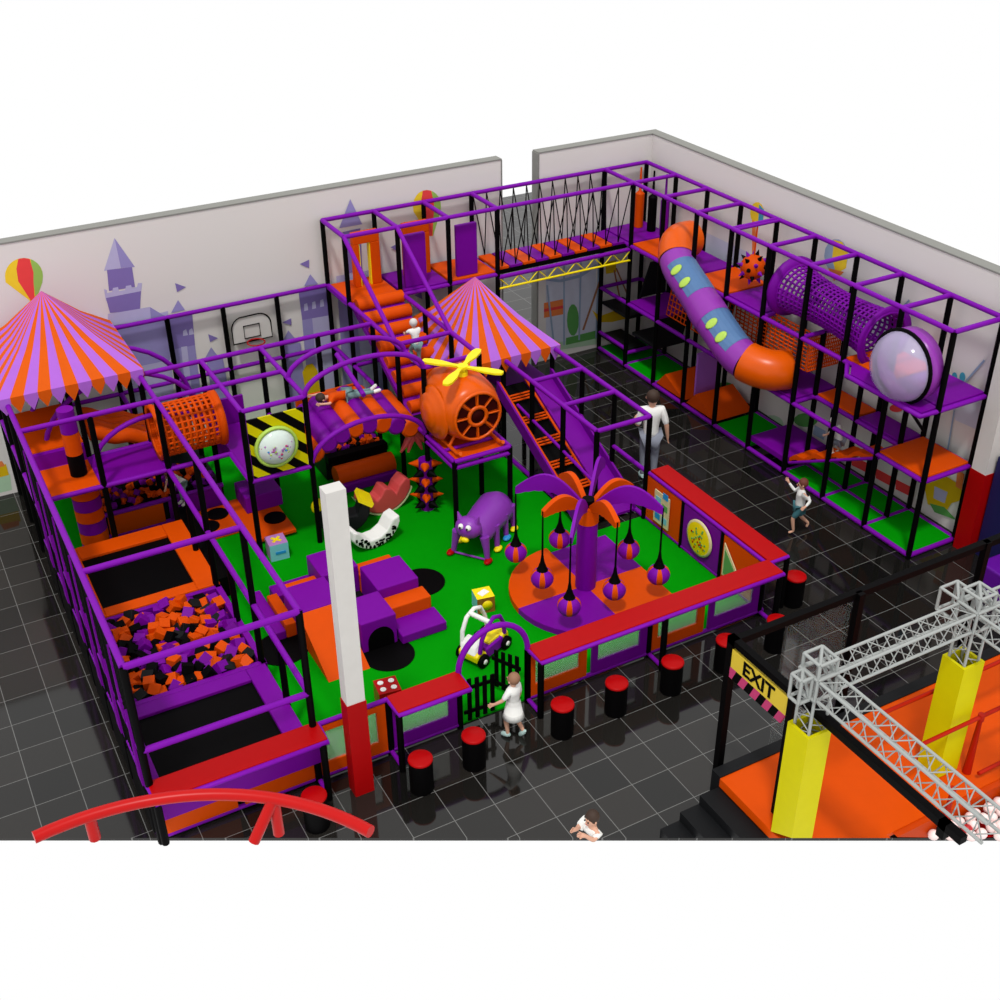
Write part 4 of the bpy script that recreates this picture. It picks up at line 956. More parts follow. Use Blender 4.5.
t = thing('raised_platform', (4.5, -2, 0), 'raised orange platform with black sides and a ball pool cut into it', 'platform')
PZ = .6
yc = lambda x, z: -1.78 - .5615 * (x - 3.04) - 1.05 * z          # the scene stops along this line
def cutblock(name, x0, x1, y1, z0, z1, m, p, n=1):
    v = [(x0, y1, z0), (x1, y1, z0), (x1, yc(x1, z0), z0), (x0, yc(x0, z0), z0), (x0, y1, z1), (x1, y1, z1), (x1, yc(x1, z1), z1), (x0, yc(x0, z1), z1)]
    return MB().add(v, [(0, 1, 2, 3), (4, 7, 6, 5), (0, 4, 5, 1), (1, 5, 6, 2), (2, 6, 7, 3), (3, 7, 4, 0)]).build(name, m, p)
cutblock('entry_pad', 2.5, 3.7, -.95, PZ - .14, PZ, ORA, t)
MB().box(3.7, 9.6, -2.72, -.95, PZ - .06, PZ).build('top_pad', ORA, t)
cutblock('body', 2.51, 3.55, -.95, 0, PZ - .15, BLKV, t)
MB().box(3.55, 9.6, -2.0, -.95, 0, PZ - .15).build('body', BLKV, t)
MB().box(2.5, 9.6, -.95, -.78, 0, PZ + .02).build('rear_kerb', BLKV, t)
MB().prism([(3.8, -2.8, PZ - .02), (9.6, -2.8, PZ - .02), (9.6, -2.8, .22), (4.46, -2.8, .22)], (0, .08, 0)).build('pool_wall', mat('deep_orange_vinyl', (225, 72, 0), .5, spec=.1), t)
MB().add([(4.4, -2.8, .26), (9.6, -2.8, .26), (9.6, yc(9.6, .26), .26)], [(0, 2, 1)]).build('pool_floor', RED, t)
t = thing('steps', (2.1, -1.6, 0), 'three black rubber steps up to the orange platform', 'steps')
for k in range(3):
    xx = 2.49 - .3 * (k + 1); cutblock('step', xx, xx + .3, -.95, 0, .45 - .15 * k, BLKV, t)
t = thing('guard_rail', (6, -2, PZ), 'red padded rails and posts beside the ball pool', 'rail')
RP = mat('red_orange_padding', (205, 34, 8), .4, spec=.1)
for pts in ([(4.2, -1.88, 1.7), (5.25, -1.89, 1.7), (8.4, -1.88, 1.7)], [(4.35, -2.43, 1.56), (5.37, -2.43, 1.56), (8.4, -2.43, 1.56)], [(5.37, -2.6, .72), (8.4, -2.6, .72)]): MB().path(pts, .028, 8).build('rail', RP, t)
for (x, y, z, zb) in ((5.25, -1.89, 1.74, PZ), (5.37, -2.43, 1.6, PZ), (4.55, -2.86, 1.1, .27)):
    MB().path([(x, y, zb), (x, y, z - .12), (x, y, z - .1), (x, y, z)], [.06, .03, .045, .045], 10).build('post', RP, t)
# balls
cnt = 0; first = {}
def inside(x, y): return y < -2.87 and y > -3.2 - (x - 3.6) * .56 and x < 8.0
yy = -2.9
while cnt < 295 and yy > -5.2:
    x = 3.45 + random.uniform(0, .1)
    while x < 6.9:
        if yy > yc(x, .4) - .02 and cnt < 295:
            kk = 'r' if random.random() < .12 else 'w'; loc = (x + random.uniform(-.03, .03), yy + random.uniform(-.03, .03), .36 + random.uniform(0, .08))
            if kk not in first:
                o = MB().ell(loc, (.072, .072, .072), 12).build('pool_ball', WBALL if kk == 'w' else RBALL, loc=loc); first[kk] = o
            else: o = first[kk].copy(); COL.objects.link(o); o.location = loc
            cn = 'pale pink' if kk == 'w' else 'red'
            tag(o, cn + ' plastic ball in the pool beside the orange platform', 'ball', cn + ' balls in the pool'); cnt += 1
        x += .145
    yy -= .125

# red ring structure bottom left
t = thing('ring_frame', (-5.1, -2.9, 3.0), 'red tubular ring with short legs in the lower left foreground', 'ring frame')
REDP = mat('red_tube_paint', (230, 14, 12), .35, spec=.2, k=.56)
pts = [(-5.1 + 2.8 * math.cos(R_(a)), -2.9 + 2.8 * math.sin(R_(a)), 3.0) for a in range(98, 25, -3)]
MB().path(pts, .065, 12).build('ring_tube', REDP, t)
for (a, ln, dx) in ((87, .32, 0), (49, .5, 0), (49, .42, -.28)):
    x, y = -5.1 + 2.8 * math.cos(R_(a)), -2.9 + 2.8 * math.sin(R_(a)); MB().tube((x, y, 3.0), (x + dx, y + dx * .2, 3.0 - ln), .06, 10).build('leg', REDP, t)

# navy padded wall + purple block at right edge
q = MB(); q.box(10.12, 10.28, -.4, 1.66, 0, 1.95); o = q.build('wall_pad', NAVY); tag(o, 'navy padded wall panel right of the far white and red pillar', 'wall pad')
o = MB().box(9.35, 10.1, -.2, 1.0, 0, .5).build('soft_block', mat('violet_vinyl', (110, 0, 170), .5), bevel=.03); tag(o, 'purple padded block by the navy wall at the right edge', 'soft block')

# basketball hoop
t = thing('basketball_hoop', (.8, 11.95, 2.1), 'white basketball backboard with black outline and red rim on the back wall', 'basketball hoop')
def bbp(u): return u
pts = [(.38, 2.12), (.38, 2.42)] + [(.62 - .24 * math.cos(R_(a)), 2.42 + .24 * math.sin(R_(a))) for a in range(15, 90, 15)] + [(.94 + .24 * math.sin(R_(a)), 2.42 + .24 * math.cos(R_(a))) for a in range(0, 90, 15)] + [(1.18, 2.42), (1.18, 2.12)]
MB().prism([(a, 12.0, z) for a, z in pts], (0, -.02, 0)).build('backboard', WHT, t)
MB().path([(a, 11.97, z) for a, z in pts], .014, 6, closed=True).build('outline', BLK, t)
MB().path([(.62, 11.965, 2.2), (.62, 11.965, 2.46), (.94, 11.965, 2.46), (.94, 11.965, 2.2)], .013, 6, closed=True).build('target_square', BLK, t)
MB().path([(.78 + .17 * math.cos(2 * PI * k / 20), 11.78 + .17 * math.sin(2 * PI * k / 20), 2.16) for k in range(20)], .014, 6, closed=True).build('rim', RED, t)
MB().box(.62, .94, 11.99, 12.16, 2.2, 2.3).build('wall_bracket', BLK, t)
def mural(plane, items, label, cat):
    """flat paintwork on the wall: every colour patch a hair in front of the one below"""
    q = MB(); used = []
    for k, (cn, P) in enumerate(items):
        if cn not in used: used.append(cn)
        e = .002 + .0006 * k
        pts = [(a, WY - e, z) for a, z in P] if plane == 'B' else [(WX - e, a, z) for a, z in P]
        nn = V((0, 0, 0))
        for i in range(len(pts)): nn += V(pts[i]).cross(V(pts[(i + 1) % len(pts)]))
        flip = nn.y > 0 if plane == 'B' else nn.x > 0
        q.add(pts, [list(range(len(pts)))[::-1] if flip else list(range(len(pts)))], used.index(cn))
    return tag(q.build('wall_painting', [MUR[c] for c in used]), label, cat)
mural('B', [('pale', [(-1.558, 2.959), (-0.736, 3.004), (-0.952, 0.606), (-1.792, 0.608)]), ('mid', [(-1.835, 3.179), (-1.055, 3.153), (-0.757, 2.866), (-0.853, 2.009), (-1.968, 2.022)]), ('pale', [(-1.466, 4.575), (-1.758, 4.004), (-1.45, 4.002)]), ('mid', [(-1.466, 4.575), (-1.45, 4.002), (-1.198, 3.973)]), ('deep', [(-1.702, 4.013), (-1.251, 3.983), (-1.262, 3.595), (-1.738, 3.613)]), ('pale', [(-1.819, 3.668), (-1.77, 3.639), (-1.78, 3.582), (-1.688, 3.583), (-1.657, 3.655), (-1.566, 3.656), (-1.561, 3.577), (-1.451, 3.574), (-1.42, 3.646), (-1.328, 3.647), (-1.319, 3.587), (-1.226, 3.587), (-1.195, 3.66), (-1.123, 3.645), (-1.177, 3.439), (-1.825, 3.435)]), ('deep', [(-1.815, 3.491), (-1.167, 3.496), (-1.247, 3.134), (-1.796, 3.191)]), ('pale', [(-1.835, 3.179), (-1.055, 3.153), (-1.079, 2.895), (-1.876, 2.948)]), ('mid', [(-0.515, 3.182), (-0.686, 2.953), (-0.414, 2.956)]), ('deep', [(-0.757, 2.866), (-0.288, 2.888), (-0.329, 2.207), (-0.802, 2.21)]), ('mid', [(-0.802, 2.21), (-0.329, 2.207), (-0.385, 0.568), (-0.874, 0.585)]), ('pale', [(-0.603, 2.227), (-0.486, 2.221), (-0.563, 0.616), (-0.688, 0.603)]), ('deep', [(-0.52, 3.524), (-0.327, 3.405), (-0.51, 3.342)]), ('pale', [(-0.516, 2.544), (-0.453, 2.571), (-0.433, 2.441), (-0.531, 2.442)]), ('pale', [(-0.399, 2.539), (-0.335, 2.566), (-0.315, 2.436), (-0.414, 2.437)]), ('deep', [(-0.045, 2.376), (0.138, 2.249), (-0.03, 2.202)]), ('mid', [(-0.025, 2.094), (-0.174, 1.892), (0.07, 1.9)]), ('mid', [(-0.155, 1.888), (0.171, 1.898), (0.221, 0.407), (-0.157, 0.415)]), ('deep', [(1.955, 3.425), (2.159, 3.479), (2.142, 3.306)]), ('mid', [(2.151, 3.178), (2.001, 2.955), (2.297, 2.938)]), ('deep', [(1.871, 2.918), (2.508, 2.896), (2.49, 2.228), (1.886, 2.25)]), ('pale', [(1.886, 2.25), (2.49, 2.228), (2.431, 0.06), (1.846, 0.118)]), ('mid', [(1.886, 2.25), (2.101, 2.247), (2.07, 0.106), (1.846, 0.118)]), ('pale', [(1.963, 2.58), (2.028, 2.587), (2.034, 2.435), (1.948, 2.432)]), ('pale', [(2.135, 2.587), (2.2, 2.594), (2.206, 2.442), (2.12, 2.438)]), ('pale', [(2.307, 2.594), (2.373, 2.602), (2.38, 2.449), (2.293, 2.445)]), ('mid', [(3.121, 4.54), (2.842, 4.001), (3.334, 3.997)]), ('deep', [(2.898, 3.91), (3.285, 3.923), (3.261, 3.046), (2.888, 3.033)]), ('pale', [(2.693, 3.029), (3.524, 3.016), (3.566, 2.331), (2.676, 2.342)]), ('mid', [(2.691, 2.514), (3.578, 2.505), (3.719, -0.277), (2.617, -0.182)]), ('pale', [(3.059, 2.437), (3.303, 2.43), (3.387, -0.239), (3.105, -0.214)]), ('deep', [(1.466, 2.298), (1.661, 2.342), (1.645, 2.194)]), ('mid', [(1.571, 2.101), (1.367, 1.796), (1.753, 1.796)]), ('mid', [(1.43, 1.781), (1.795, 1.786), (1.812, 0.222), (1.455, 0.22)]), ('ochre', [(1.77, 1.117), (1.871, 1.252), (2.004, 1.266), (2.097, 1.084), (2.13, 0.258), (1.816, 0.268)]), ('deep', [(3.907, 3.413), (4.09, 3.465), (4.079, 3.296)]), ('deep', [(4.387, 2.273), (4.552, 2.306), (4.567, 2.145)])], 'faded purple fairytale castle painted on the back wall behind the frames', 'wall painting')
mural('B', [('yellow', [(-3.436, 4.239), (-3.413, 4.309), (-3.375, 4.372), (-3.326, 4.425), (-3.266, 4.466), (-3.2, 4.493), (-3.13, 4.504), (-3.059, 4.499), (-2.992, 4.478), (-2.931, 4.442), (-2.88, 4.392), (-2.841, 4.332), (-2.816, 4.263), (-2.807, 4.19), (-2.813, 4.117), (-2.846, 4.004), (-3.026, 3.685), (-3.121, 3.705), (-3.451, 4.125)]), ('green', [(-2.955, 4.458), (-2.913, 4.427), (-2.86, 4.366), (-2.826, 4.296), (-2.807, 4.197), (-2.813, 4.117), (-2.846, 4.004), (-3.026, 3.685)]), ('red', [(-3.224, 4.331), (-3.155, 4.5), (-3.059, 4.499), (-2.969, 4.465), (-2.957, 4.212), (-2.991, 4.05), (-3.042, 3.689), (-3.105, 3.702), (-3.241, 4.1)])], 'yellow, red and green hot air balloon painted above the left tent', 'wall painting')
mural('B', [('yellow', [(4.465, 4.174), (4.477, 4.246), (4.504, 4.311), (4.544, 4.367), (4.595, 4.411), (4.656, 4.44), (4.723, 4.453), (4.793, 4.45), (4.862, 4.431), (4.927, 4.396), (4.985, 4.347), (5.032, 4.287), (5.068, 4.218), (5.088, 4.145), (5.093, 4.069), (5.079, 3.954), (4.887, 3.469), (4.791, 3.487), (4.469, 4.058)]), ('green', [(4.901, 4.412), (4.947, 4.381), (5.008, 4.321), (5.053, 4.252), (5.087, 4.152), (5.093, 4.069), (5.079, 3.954), (4.887, 3.469)]), ('red', [(4.659, 4.274), (4.698, 4.449), (4.793, 4.45), (4.886, 4.419), (4.938, 4.162), (4.93, 3.996), (4.871, 3.472), (4.807, 3.484), (4.678, 4.039)])], 'small red, yellow and green balloon painted behind the tall frame', 'wall painting')
mural('B', [('sky', [(7.611, 2.384), (8.918, 2.371), (9.024, 0.318), (7.635, 0.356)]), ('orange', [(7.57, 1.426), (8.096, 1.412), (8.13, 1.039), (7.574, 1.062)]), ('red', [(7.571, 1.281), (8.126, 1.26), (8.127, 1.187), (7.572, 1.208)]), ('leaf', [(8.513, 0.809), (8.502, 0.638), (8.46, 0.508), (8.396, 0.444), (8.323, 0.461), (8.256, 0.553), (8.207, 0.703), (8.187, 0.879), (8.2, 1.048), (8.241, 1.175), (8.304, 1.237), (8.376, 1.222), (8.443, 1.133), (8.492, 0.985)]), ('mint', [(7.608, 0.387), (9.024, 0.318), (9.061, 0.08), (7.636, 0.205)]), ('leaf', [(8.17, 0.435), (9.047, 0.44), (9.055, 0.235), (8.174, 0.257)]), ('blue', [(7.61, 1.953), (7.976, 1.832), (7.986, 1.901), (7.62, 2.021)]), ('blue', [(7.992, 1.83), (8.519, 1.844), (8.498, 1.918), (7.971, 1.903)]), ('blue', [(8.531, 1.846), (8.98, 2.021), (8.934, 2.09), (8.486, 1.915)]), ('blue', [(8.054, 2.3), (8.095, 0.275), (8.144, 0.264), (8.101, 2.291)]), ('blue', [(8.499, 2.309), (8.503, 0.309), (8.553, 0.297), (8.546, 2.299)]), ('blue', [(7.62, 1.842), (7.825, 0.335), (7.873, 0.329), (7.666, 1.838)]), ('blue', [(8.973, 2.408), (8.974, 0.254), (9.024, 0.241), (9.021, 2.398)]), ('brown', [(9.027, 1.69), (8.604, 0.547), (8.657, 0.519), (9.079, 1.664)]), ('ochre', [(8.861, 0.982), (9.089, 0.784), (9.698, 0.854), (9.883, 0.562), (9.432, 0.558), (9.039, 0.644)]), ('ochre', [(9.171, 2.086), (9.47, 2.077), (9.484, 1.785), (9.211, 1.791)]), ('brown', [(9.46, 1.879), (9.831, 1.119), (9.872, 1.126), (9.499, 1.887)]), ('brown', [(9.405, 1.845), (9.609, 1.069), (9.653, 1.068), (9.448, 1.844)])], 'painted fairground with stall, tree and poles on the back wall under the rope bridge', 'wall painting')
mural('B', [('mint', [(-4.614, 0.416), (-4.179, 0.419), (-4.217, 0.074), (-4.688, 0.084)]), ('ochre', [(-4.568, 0.621), (-4.202, 0.645), (-4.2, 0.403), (-4.618, 0.395)]), ('orange', [(-4.54, 0.743), (-4.257, 0.726), (-4.228, 0.609), (-4.572, 0.6)])], 'strip of painted grass and sand at the bottom of the back wall, far left', 'wall painting')
mural('R', [('yellow', [(8.268, 4.16), (8.273, 4.061), (8.318, 3.97), (8.394, 3.904), (8.487, 3.876), (8.578, 3.893), (8.648, 3.952), (8.684, 4.04), (8.678, 4.14), (8.631, 4.231), (8.554, 4.296), (8.461, 4.322), (8.372, 4.304), (8.303, 4.246)]), ('teal', [(8.443, 4.292), (8.277, 4.218), (8.275, 4.015), (8.413, 3.913)]), ('orange', [(8.602, 3.919), (8.476, 3.915), (8.391, 3.188), (8.482, 3.159)])], 'small balloon with orange string painted on the right wall by the spiked ball', 'wall painting')
mural('R', [('blue', [(5.861, 4.046), (5.863, 3.903), (5.924, 3.769), (6.033, 3.668), (6.168, 3.623), (6.304, 3.642), (6.411, 3.724), (6.468, 3.85), (6.464, 3.996), (6.399, 4.132), (6.289, 4.23), (6.154, 4.271), (6.022, 4.249), (5.918, 4.169)]), ('yellow', [(6.27, 4.224), (6.061, 4.251), (5.876, 4.118), (5.866, 3.813), (6.095, 3.619), (6.255, 3.88)]), ('orange', [(6.322, 3.662), (5.901, 3.724), (6.12, 3.472)])], 'blue, yellow and orange balloon painted on the right wall above the mesh tube', 'wall painting')
mural('R', [('sky', [(10.595, 3.221), (8.241, 3.237), (8.254, 2.328), (10.069, 1.911)]), ('sky', [(5.647, 3.261), (4.384, 3.297), (4.353, 2.727), (5.582, 2.684)]), ('sky', [(3.185, 2.706), (2.032, 2.886), (1.833, 2.134), (2.799, 2.064)]), ('lilac', [(6.391, 1.82), (6.4, 1.695), (6.466, 1.569), (6.577, 1.468), (6.713, 1.411), (6.846, 1.412), (6.949, 1.469), (7.0, 1.573), (6.99, 1.701), (6.921, 1.828), (6.807, 1.927), (6.672, 1.981), (6.542, 1.978), (6.442, 1.921)]), ('grey', [(6.555, 1.754), (6.558, 1.696), (6.589, 1.638), (6.64, 1.592), (6.701, 1.566), (6.761, 1.567), (6.808, 1.594), (6.831, 1.642), (6.827, 1.7), (6.796, 1.758), (6.745, 1.804), (6.683, 1.829), (6.624, 1.828), (6.578, 1.801)]), ('blue', [(6.388, 1.76), (5.878, 1.891), (5.877, 1.917), (6.387, 1.786)]), ('blue', [(6.491, 1.541), (6.13, 1.318), (6.106, 1.342), (6.466, 1.566)]), ('blue', [(6.714, 1.41), (6.729, 0.942), (6.695, 0.953), (6.681, 1.42)]), ('blue', [(6.929, 1.448), (7.333, 1.008), (7.308, 0.997), (6.904, 1.437)]), ('blue', [(7.003, 1.635), (7.557, 1.493), (7.56, 1.465), (7.005, 1.608)]), ('blue', [(6.894, 1.856), (7.264, 2.086), (7.291, 2.062), (6.92, 1.832)]), ('blue', [(6.67, 1.982), (6.656, 2.428), (6.689, 2.42), (6.704, 1.973)]), ('blue', [(6.462, 1.942), (6.093, 2.343), (6.116, 2.353), (6.485, 1.953)]), ('red', [(11.012, -0.416), (10.539, -0.398), (10.519, -0.569), (10.99, -0.615)]), ('red', [(10.332, -0.182), (9.803, -0.161), (9.779, -0.351), (10.308, -0.376)]), ('mint', [(9.757, -0.52), (7.342, -0.282), (7.4, -0.92), (9.695, -1.005)]), ('leaf', [(8.589, 0.165), (8.612, 0.092), (8.696, 0.005), (8.825, -0.08), (8.973, -0.146), (9.113, -0.178), (9.214, -0.171), (9.256, -0.124), (9.231, -0.049), (9.143, 0.04), (9.012, 0.125), (8.864, 0.189), (8.728, 0.219), (8.63, 0.211)]), ('leaf', [(6.009, 0.575), (6.029, 0.497), (6.11, 0.404), (6.237, 0.313), (6.385, 0.244), (6.526, 0.209), (6.629, 0.217), (6.675, 0.266), (6.653, 0.347), (6.568, 0.442), (6.438, 0.532), (6.29, 0.6), (6.153, 0.632), (6.053, 0.623)]), ('mint', [(6.944, 0.024), (6.963, -0.087), (7.048, -0.21), (7.183, -0.321), (7.344, -0.398), (7.498, -0.425), (7.613, -0.395), (7.666, -0.314), (7.645, -0.199), (7.555, -0.074), (7.416, 0.036), (7.256, 0.109), (7.107, 0.133), (6.996, 0.102)]), ('blue', [(6.07, 0.433), (5.751, 0.448), (5.768, 0.236), (6.089, 0.219)]), ('red', [(4.979, 0.283), (4.496, 0.325), (4.453, 0.125), (4.937, 0.079)]), ('red', [(4.334, 0.319), (3.894, 0.347), (3.85, 0.151), (4.29, 0.12)]), ('red', [(3.816, 0.344), (3.418, 0.379), (3.373, 0.187), (3.772, 0.149)]), ('ochre', [(3.176, 0.614), (3.015, 0.949), (2.644, 0.975), (2.363, 0.958), (2.299, 0.703), (2.489, 0.537), (2.572, 0.302), (2.991, 0.243)]), ('pale', [(2.922, 0.663), (2.622, 0.696), (2.634, 0.458), (2.889, 0.426)]), ('orange', [(2.516, 1.204), (2.357, 1.205), (2.345, 0.885), (2.485, 0.893)]), ('leaf', [(2.952, 0.285), (2.616, 0.384), (2.308, 0.279), (2.804, 0.173)]), ('teal', [(2.919, 2.818), (2.914, 2.771), (2.922, 2.728), (2.942, 2.698), (2.969, 2.686), (2.998, 2.696), (3.024, 2.725), (3.041, 2.767), (3.046, 2.814), (3.038, 2.857), (3.018, 2.887), (2.991, 2.898), (2.962, 2.889), (2.937, 2.86)]), ('teal', [(2.764, 2.903), (2.76, 2.864), (2.77, 2.828), (2.789, 2.801), (2.816, 2.789), (2.844, 2.796), (2.868, 2.818), (2.884, 2.853), (2.887, 2.892), (2.878, 2.929), (2.858, 2.955), (2.831, 2.966), (2.803, 2.96), (2.779, 2.938)]), ('red', [(3.94, 1.781), (3.948, 1.742), (3.986, 1.696), (4.047, 1.653), (4.118, 1.62), (4.185, 1.605), (4.236, 1.611), (4.259, 1.637), (4.25, 1.676), (4.212, 1.723), (4.15, 1.766), (4.08, 1.798), (4.013, 1.812), (3.963, 1.806)]), ('leaf', [(7.286, 2.674), (7.29, 2.645), (7.31, 2.616), (7.342, 2.592), (7.38, 2.578), (7.416, 2.578), (7.444, 2.59), (7.457, 2.613), (7.453, 2.642), (7.433, 2.672), (7.4, 2.695), (7.362, 2.709), (7.326, 2.709), (7.299, 2.697)]), ('blue', [(4.79, 2.973), (4.232, 3.755), (4.269, 3.769), (4.829, 2.986)]), ('blue', [(2.969, 2.363), (2.449, 3.336), (2.484, 3.346), (3.006, 2.372)]), ('blue', [(2.858, 2.234), (2.799, 1.062), (2.768, 1.073), (2.827, 2.244)])], 'faded fairground wheel, stalls and bushes painted low along the right wall', 'wall painting')
# ------------------------------------------------------------------ people
J0 = dict(pelvis=(0, 0, .5), spine=(0, 0, .62), chest=(0, 0, .75), neck=(0, 0, .84), headlow=(.005, 0, .885), headmid=(.01, 0, .93), headtop=(.005, 0, .975),
          shL=(0, .1, .795), elL=(-.01, .135, .63), wrL=(.03, .145, .49), haL=(.045, .145, .455), shR=(0, -.1, .795), elR=(-.01, -.135, .63), wrR=(.03, -.145, .49), haR=(.045, -.145, .455),
          hipL=(0, .05, .48), knL=(.01, .055, .27), anL=(0, .055, .045), toL=(.09, .06, .02), hipR=(0, -.05, .48), knR=(.01, -.055, .27), anR=(0, -.055, .045), toR=(.09, -.06, .02))
RAD = dict(pelvis=.072, spine=.066, chest=.076, neck=.03, headlow=.05, headmid=.062, headtop=.045, sh=.04, el=.026, wr=.018, ha=.022, hip=.056, kn=.036, an=.023, to=.02)
CH = [('pelvis', 'spine'), ('spine', 'chest'), ('chest', 'neck'), ('neck', 'headlow'), ('headlow', 'headmid'), ('headmid', 'headtop')]
for S_ in 'LR': CH += [('chest', 'sh' + S_), ('sh' + S_, 'el' + S_), ('el' + S_, 'wr' + S_), ('wr' + S_, 'ha' + S_), ('pelvis', 'hip' + S_), ('hip' + S_, 'kn' + S_), ('kn' + S_, 'an' + S_), ('an' + S_, 'to' + S_)]
def person(loc, face, h, label, top, bottom, hair, pose=None, shoes=None, sleeve='el', leg='an', skirt=0, tilt=None, bust=False, child=0):
    t = thing('person', loc, label, 'person'); J = dict(J0); J.update(pose or {})
    M = rot('Z', face) @ (tilt or Matrix.Identity(3)); L = V(loc)
    hs = 1 + child * .28
    def W(p): return L + M @ (V(p) * h)
    rad = lambda n: RAD.get(n, RAD.get(n[:-1], .02)) * h * (hs if n.startswith('head') else 1)
    def skin(name, m, chains, grow=1.0, root='pelvis', extra=(), sub=1):
        names = []; E_ = []
        for a, c in chains:
            for n_ in (a, c):
                if n_ not in names: names.append(n_)
            E_.append((names.index(a), names.index(c)))
        vs = [W(J[n_]) if isinstance(J.get(n_), tuple) else J[n_] for n_ in names]; rs = [rad(n_) * grow * (.76 if name == 'body' and n_ in ('pelvis', 'spine', 'chest', 'shL', 'shR', 'hipL', 'hipR') else 1) for n_ in names]
        for (par, pts, r_) in extra:
            i = names.index(par)
            for p in pts: vs.append(p); rs.append(r_); E_.append((i, len(vs) - 1)); i = len(vs) - 1
        me = bpy.data.meshes.new(name); me.from_pydata([tuple(v - L) for v in vs], E_, []); me.materials.append(m)
        o = bpy.data.objects.new(name, me); COL.objects.link(o); o.parent = t
        md = o.modifiers.new('Skin', 'SKIN'); md.use_smooth_shade = True
        for i, sv in enumerate(me.skin_vertices[0].data): sv.radius = (rs[i], rs[i]); sv.use_root = (i == names.index(root) if root in names else i == 0)
        sb = o.modifiers.new('Subdivision', 'SUBSURF'); sb.levels = sb.render_levels = 2 if sub > 1 else 1
        return o
    ch = [c for c in CH if not (bust and c[0][:2] in ('hi', 'kn', 'an')) and not (bust and c[1][:3] == 'hip')]
    if bust: ch = [c for c in ch if 'pelvis' not in c]
    fing = []
    for S_ in 'LR':
        a, b_ = W(J['wr' + S_]), W(J['ha' + S_]); d = (b_ - a).normalized(); sd = (M @ V((1, 0, 0)))
        sd = (sd - d * sd.dot(d)); sd = sd.normalized() if sd.length > .2 else (M @ V((0, 0, 1)) - d * (M @ V((0, 0, 1))).dot(d)).normalized()
        cu = d.cross(sd) * (-1 if S_ == 'L' else 1)
        for k, ln in enumerate((.05, .056, .052, .042)):
            o_ = sd * (.5 - k / 3) * .032 * h * 1.0; fing.append(('ha' + S_, [b_ + o_ + d * .012 * h, b_ + o_ * 1.25 + d * ln * .6 * h, b_ + o_ * 1.3 + d * ln * h + cu * .01 * h], .0062 * h))
        fing.append(('ha' + S_, [b_ + sd * .022 * h, b_ + sd * .036 * h + d * .022 * h], .007 * h))
    skin('body', SKIN, ch, 1.0, 'pelvis' if not bust else 'spine', fing, 2)
    tc = [('spine', 'chest')] + ([('pelvis', 'spine')] if not bust else [])
    for S_ in 'LR':
        tc += [('chest', 'sh' + S_), ('sh' + S_, 'el' + S_)] + ([('el' + S_, 'wr' + S_)] if sleeve == 'wr' else [])
    skin('top', top, tc, 1.22, 'spine')
    if bottom and not bust:
        bc = []
        for S_ in 'LR': bc += [('pelvis', 'hip' + S_), ('hip' + S_, 'kn' + S_)] + ([('kn' + S_, 'an' + S_)] if leg == 'an' else [])
        skin('trousers' if leg == 'an' else 'shorts', bottom, bc, 1.24)
    if skirt:
        P_, Q_ = V(J['spine']), V(J['pelvis']); q = MB(); Z = (M @ (P_ - Q_)).normalized(); X_ = (M @ V((1, 0, 0))); X_ = (X_ - Z * X_.dot(Z)).normalized(); MM = Matrix((X_, Z.cross(X_), Z)).transposed()
        q.lathe([(.085 * h, .12 * h), (.1 * h, 0), (.12 * h, -.1 * h), (.14 * h, -skirt * h), (.13 * h, -skirt * h), (.085 * h, .1 * h)], W(J['pelvis']), MM, 20); q.build('skirt', top, t)
    c = W(J['headmid']); u_ = (W(J['headtop']) - W(J['headlow'])).normalized(); f_ = M @ V((1, 0, 0)) if 'look' not in J else (M @ V(J['look'])); f_ = (f_ - u_ * f_.dot(u_)).normalized()
    s_ = u_.cross(f_); MM = Matrix((f_, s_, u_)).transposed(); R0 = .062 * h * hs
    if hair:
        q = MB(); pr = [(max(1e-4, math.sin(PI * i / 8)), -math.cos(PI * i / 8)) for i in range(2, 9)]
        q.lathe(pr, c - f_ * R0 * .28 + u_ * R0 * .22, MM @ Matrix.Diagonal(V((R0 * 1.05, R0 * 1.08, R0 * 1.12))), 16); q.build('hair', hair, t)
    q = MB()
    for sg in (-1, 1): q.ell(c + f_ * R0 * .93 + s_ * sg * R0 * .36 + u_ * R0 * .02, (R0 * .14,) * 3, 8)
    q.build('eyes', BLKV, t)
    q = MB(); q.ell(c + f_ * R0 * 1.02 - u_ * R0 * .22, (R0 * .18, R0 * .14, R0 * .2), 8, M=MM)
    for sg in (-1, 1): q.ell(c + s_ * sg * R0 * 1.0 - u_ * R0 * .1, (R0 * .2, R0 * .1, R0 * .26), 8, M=MM)
    q.build('nose_and_ears', SKIN, t)
    q = MB(); q.ell(c + f_ * R0 * .96 - u_ * R0 * .55, (R0 * .08, R0 * .26, R0 * .06), 8, M=MM); q.build('mouth', COR, t)
    if shoes:
        for S_ in 'LR':
            a, b_ = W(J['an' + S_]), W(J['to' + S_]); MB().path([a - (b_ - a) * .35, a, b_, b_ + (b_ - a) * .2], [.02 * h, .034 * h, .03 * h, .018 * h], 10).build('shoe', shoes, t)
    return t

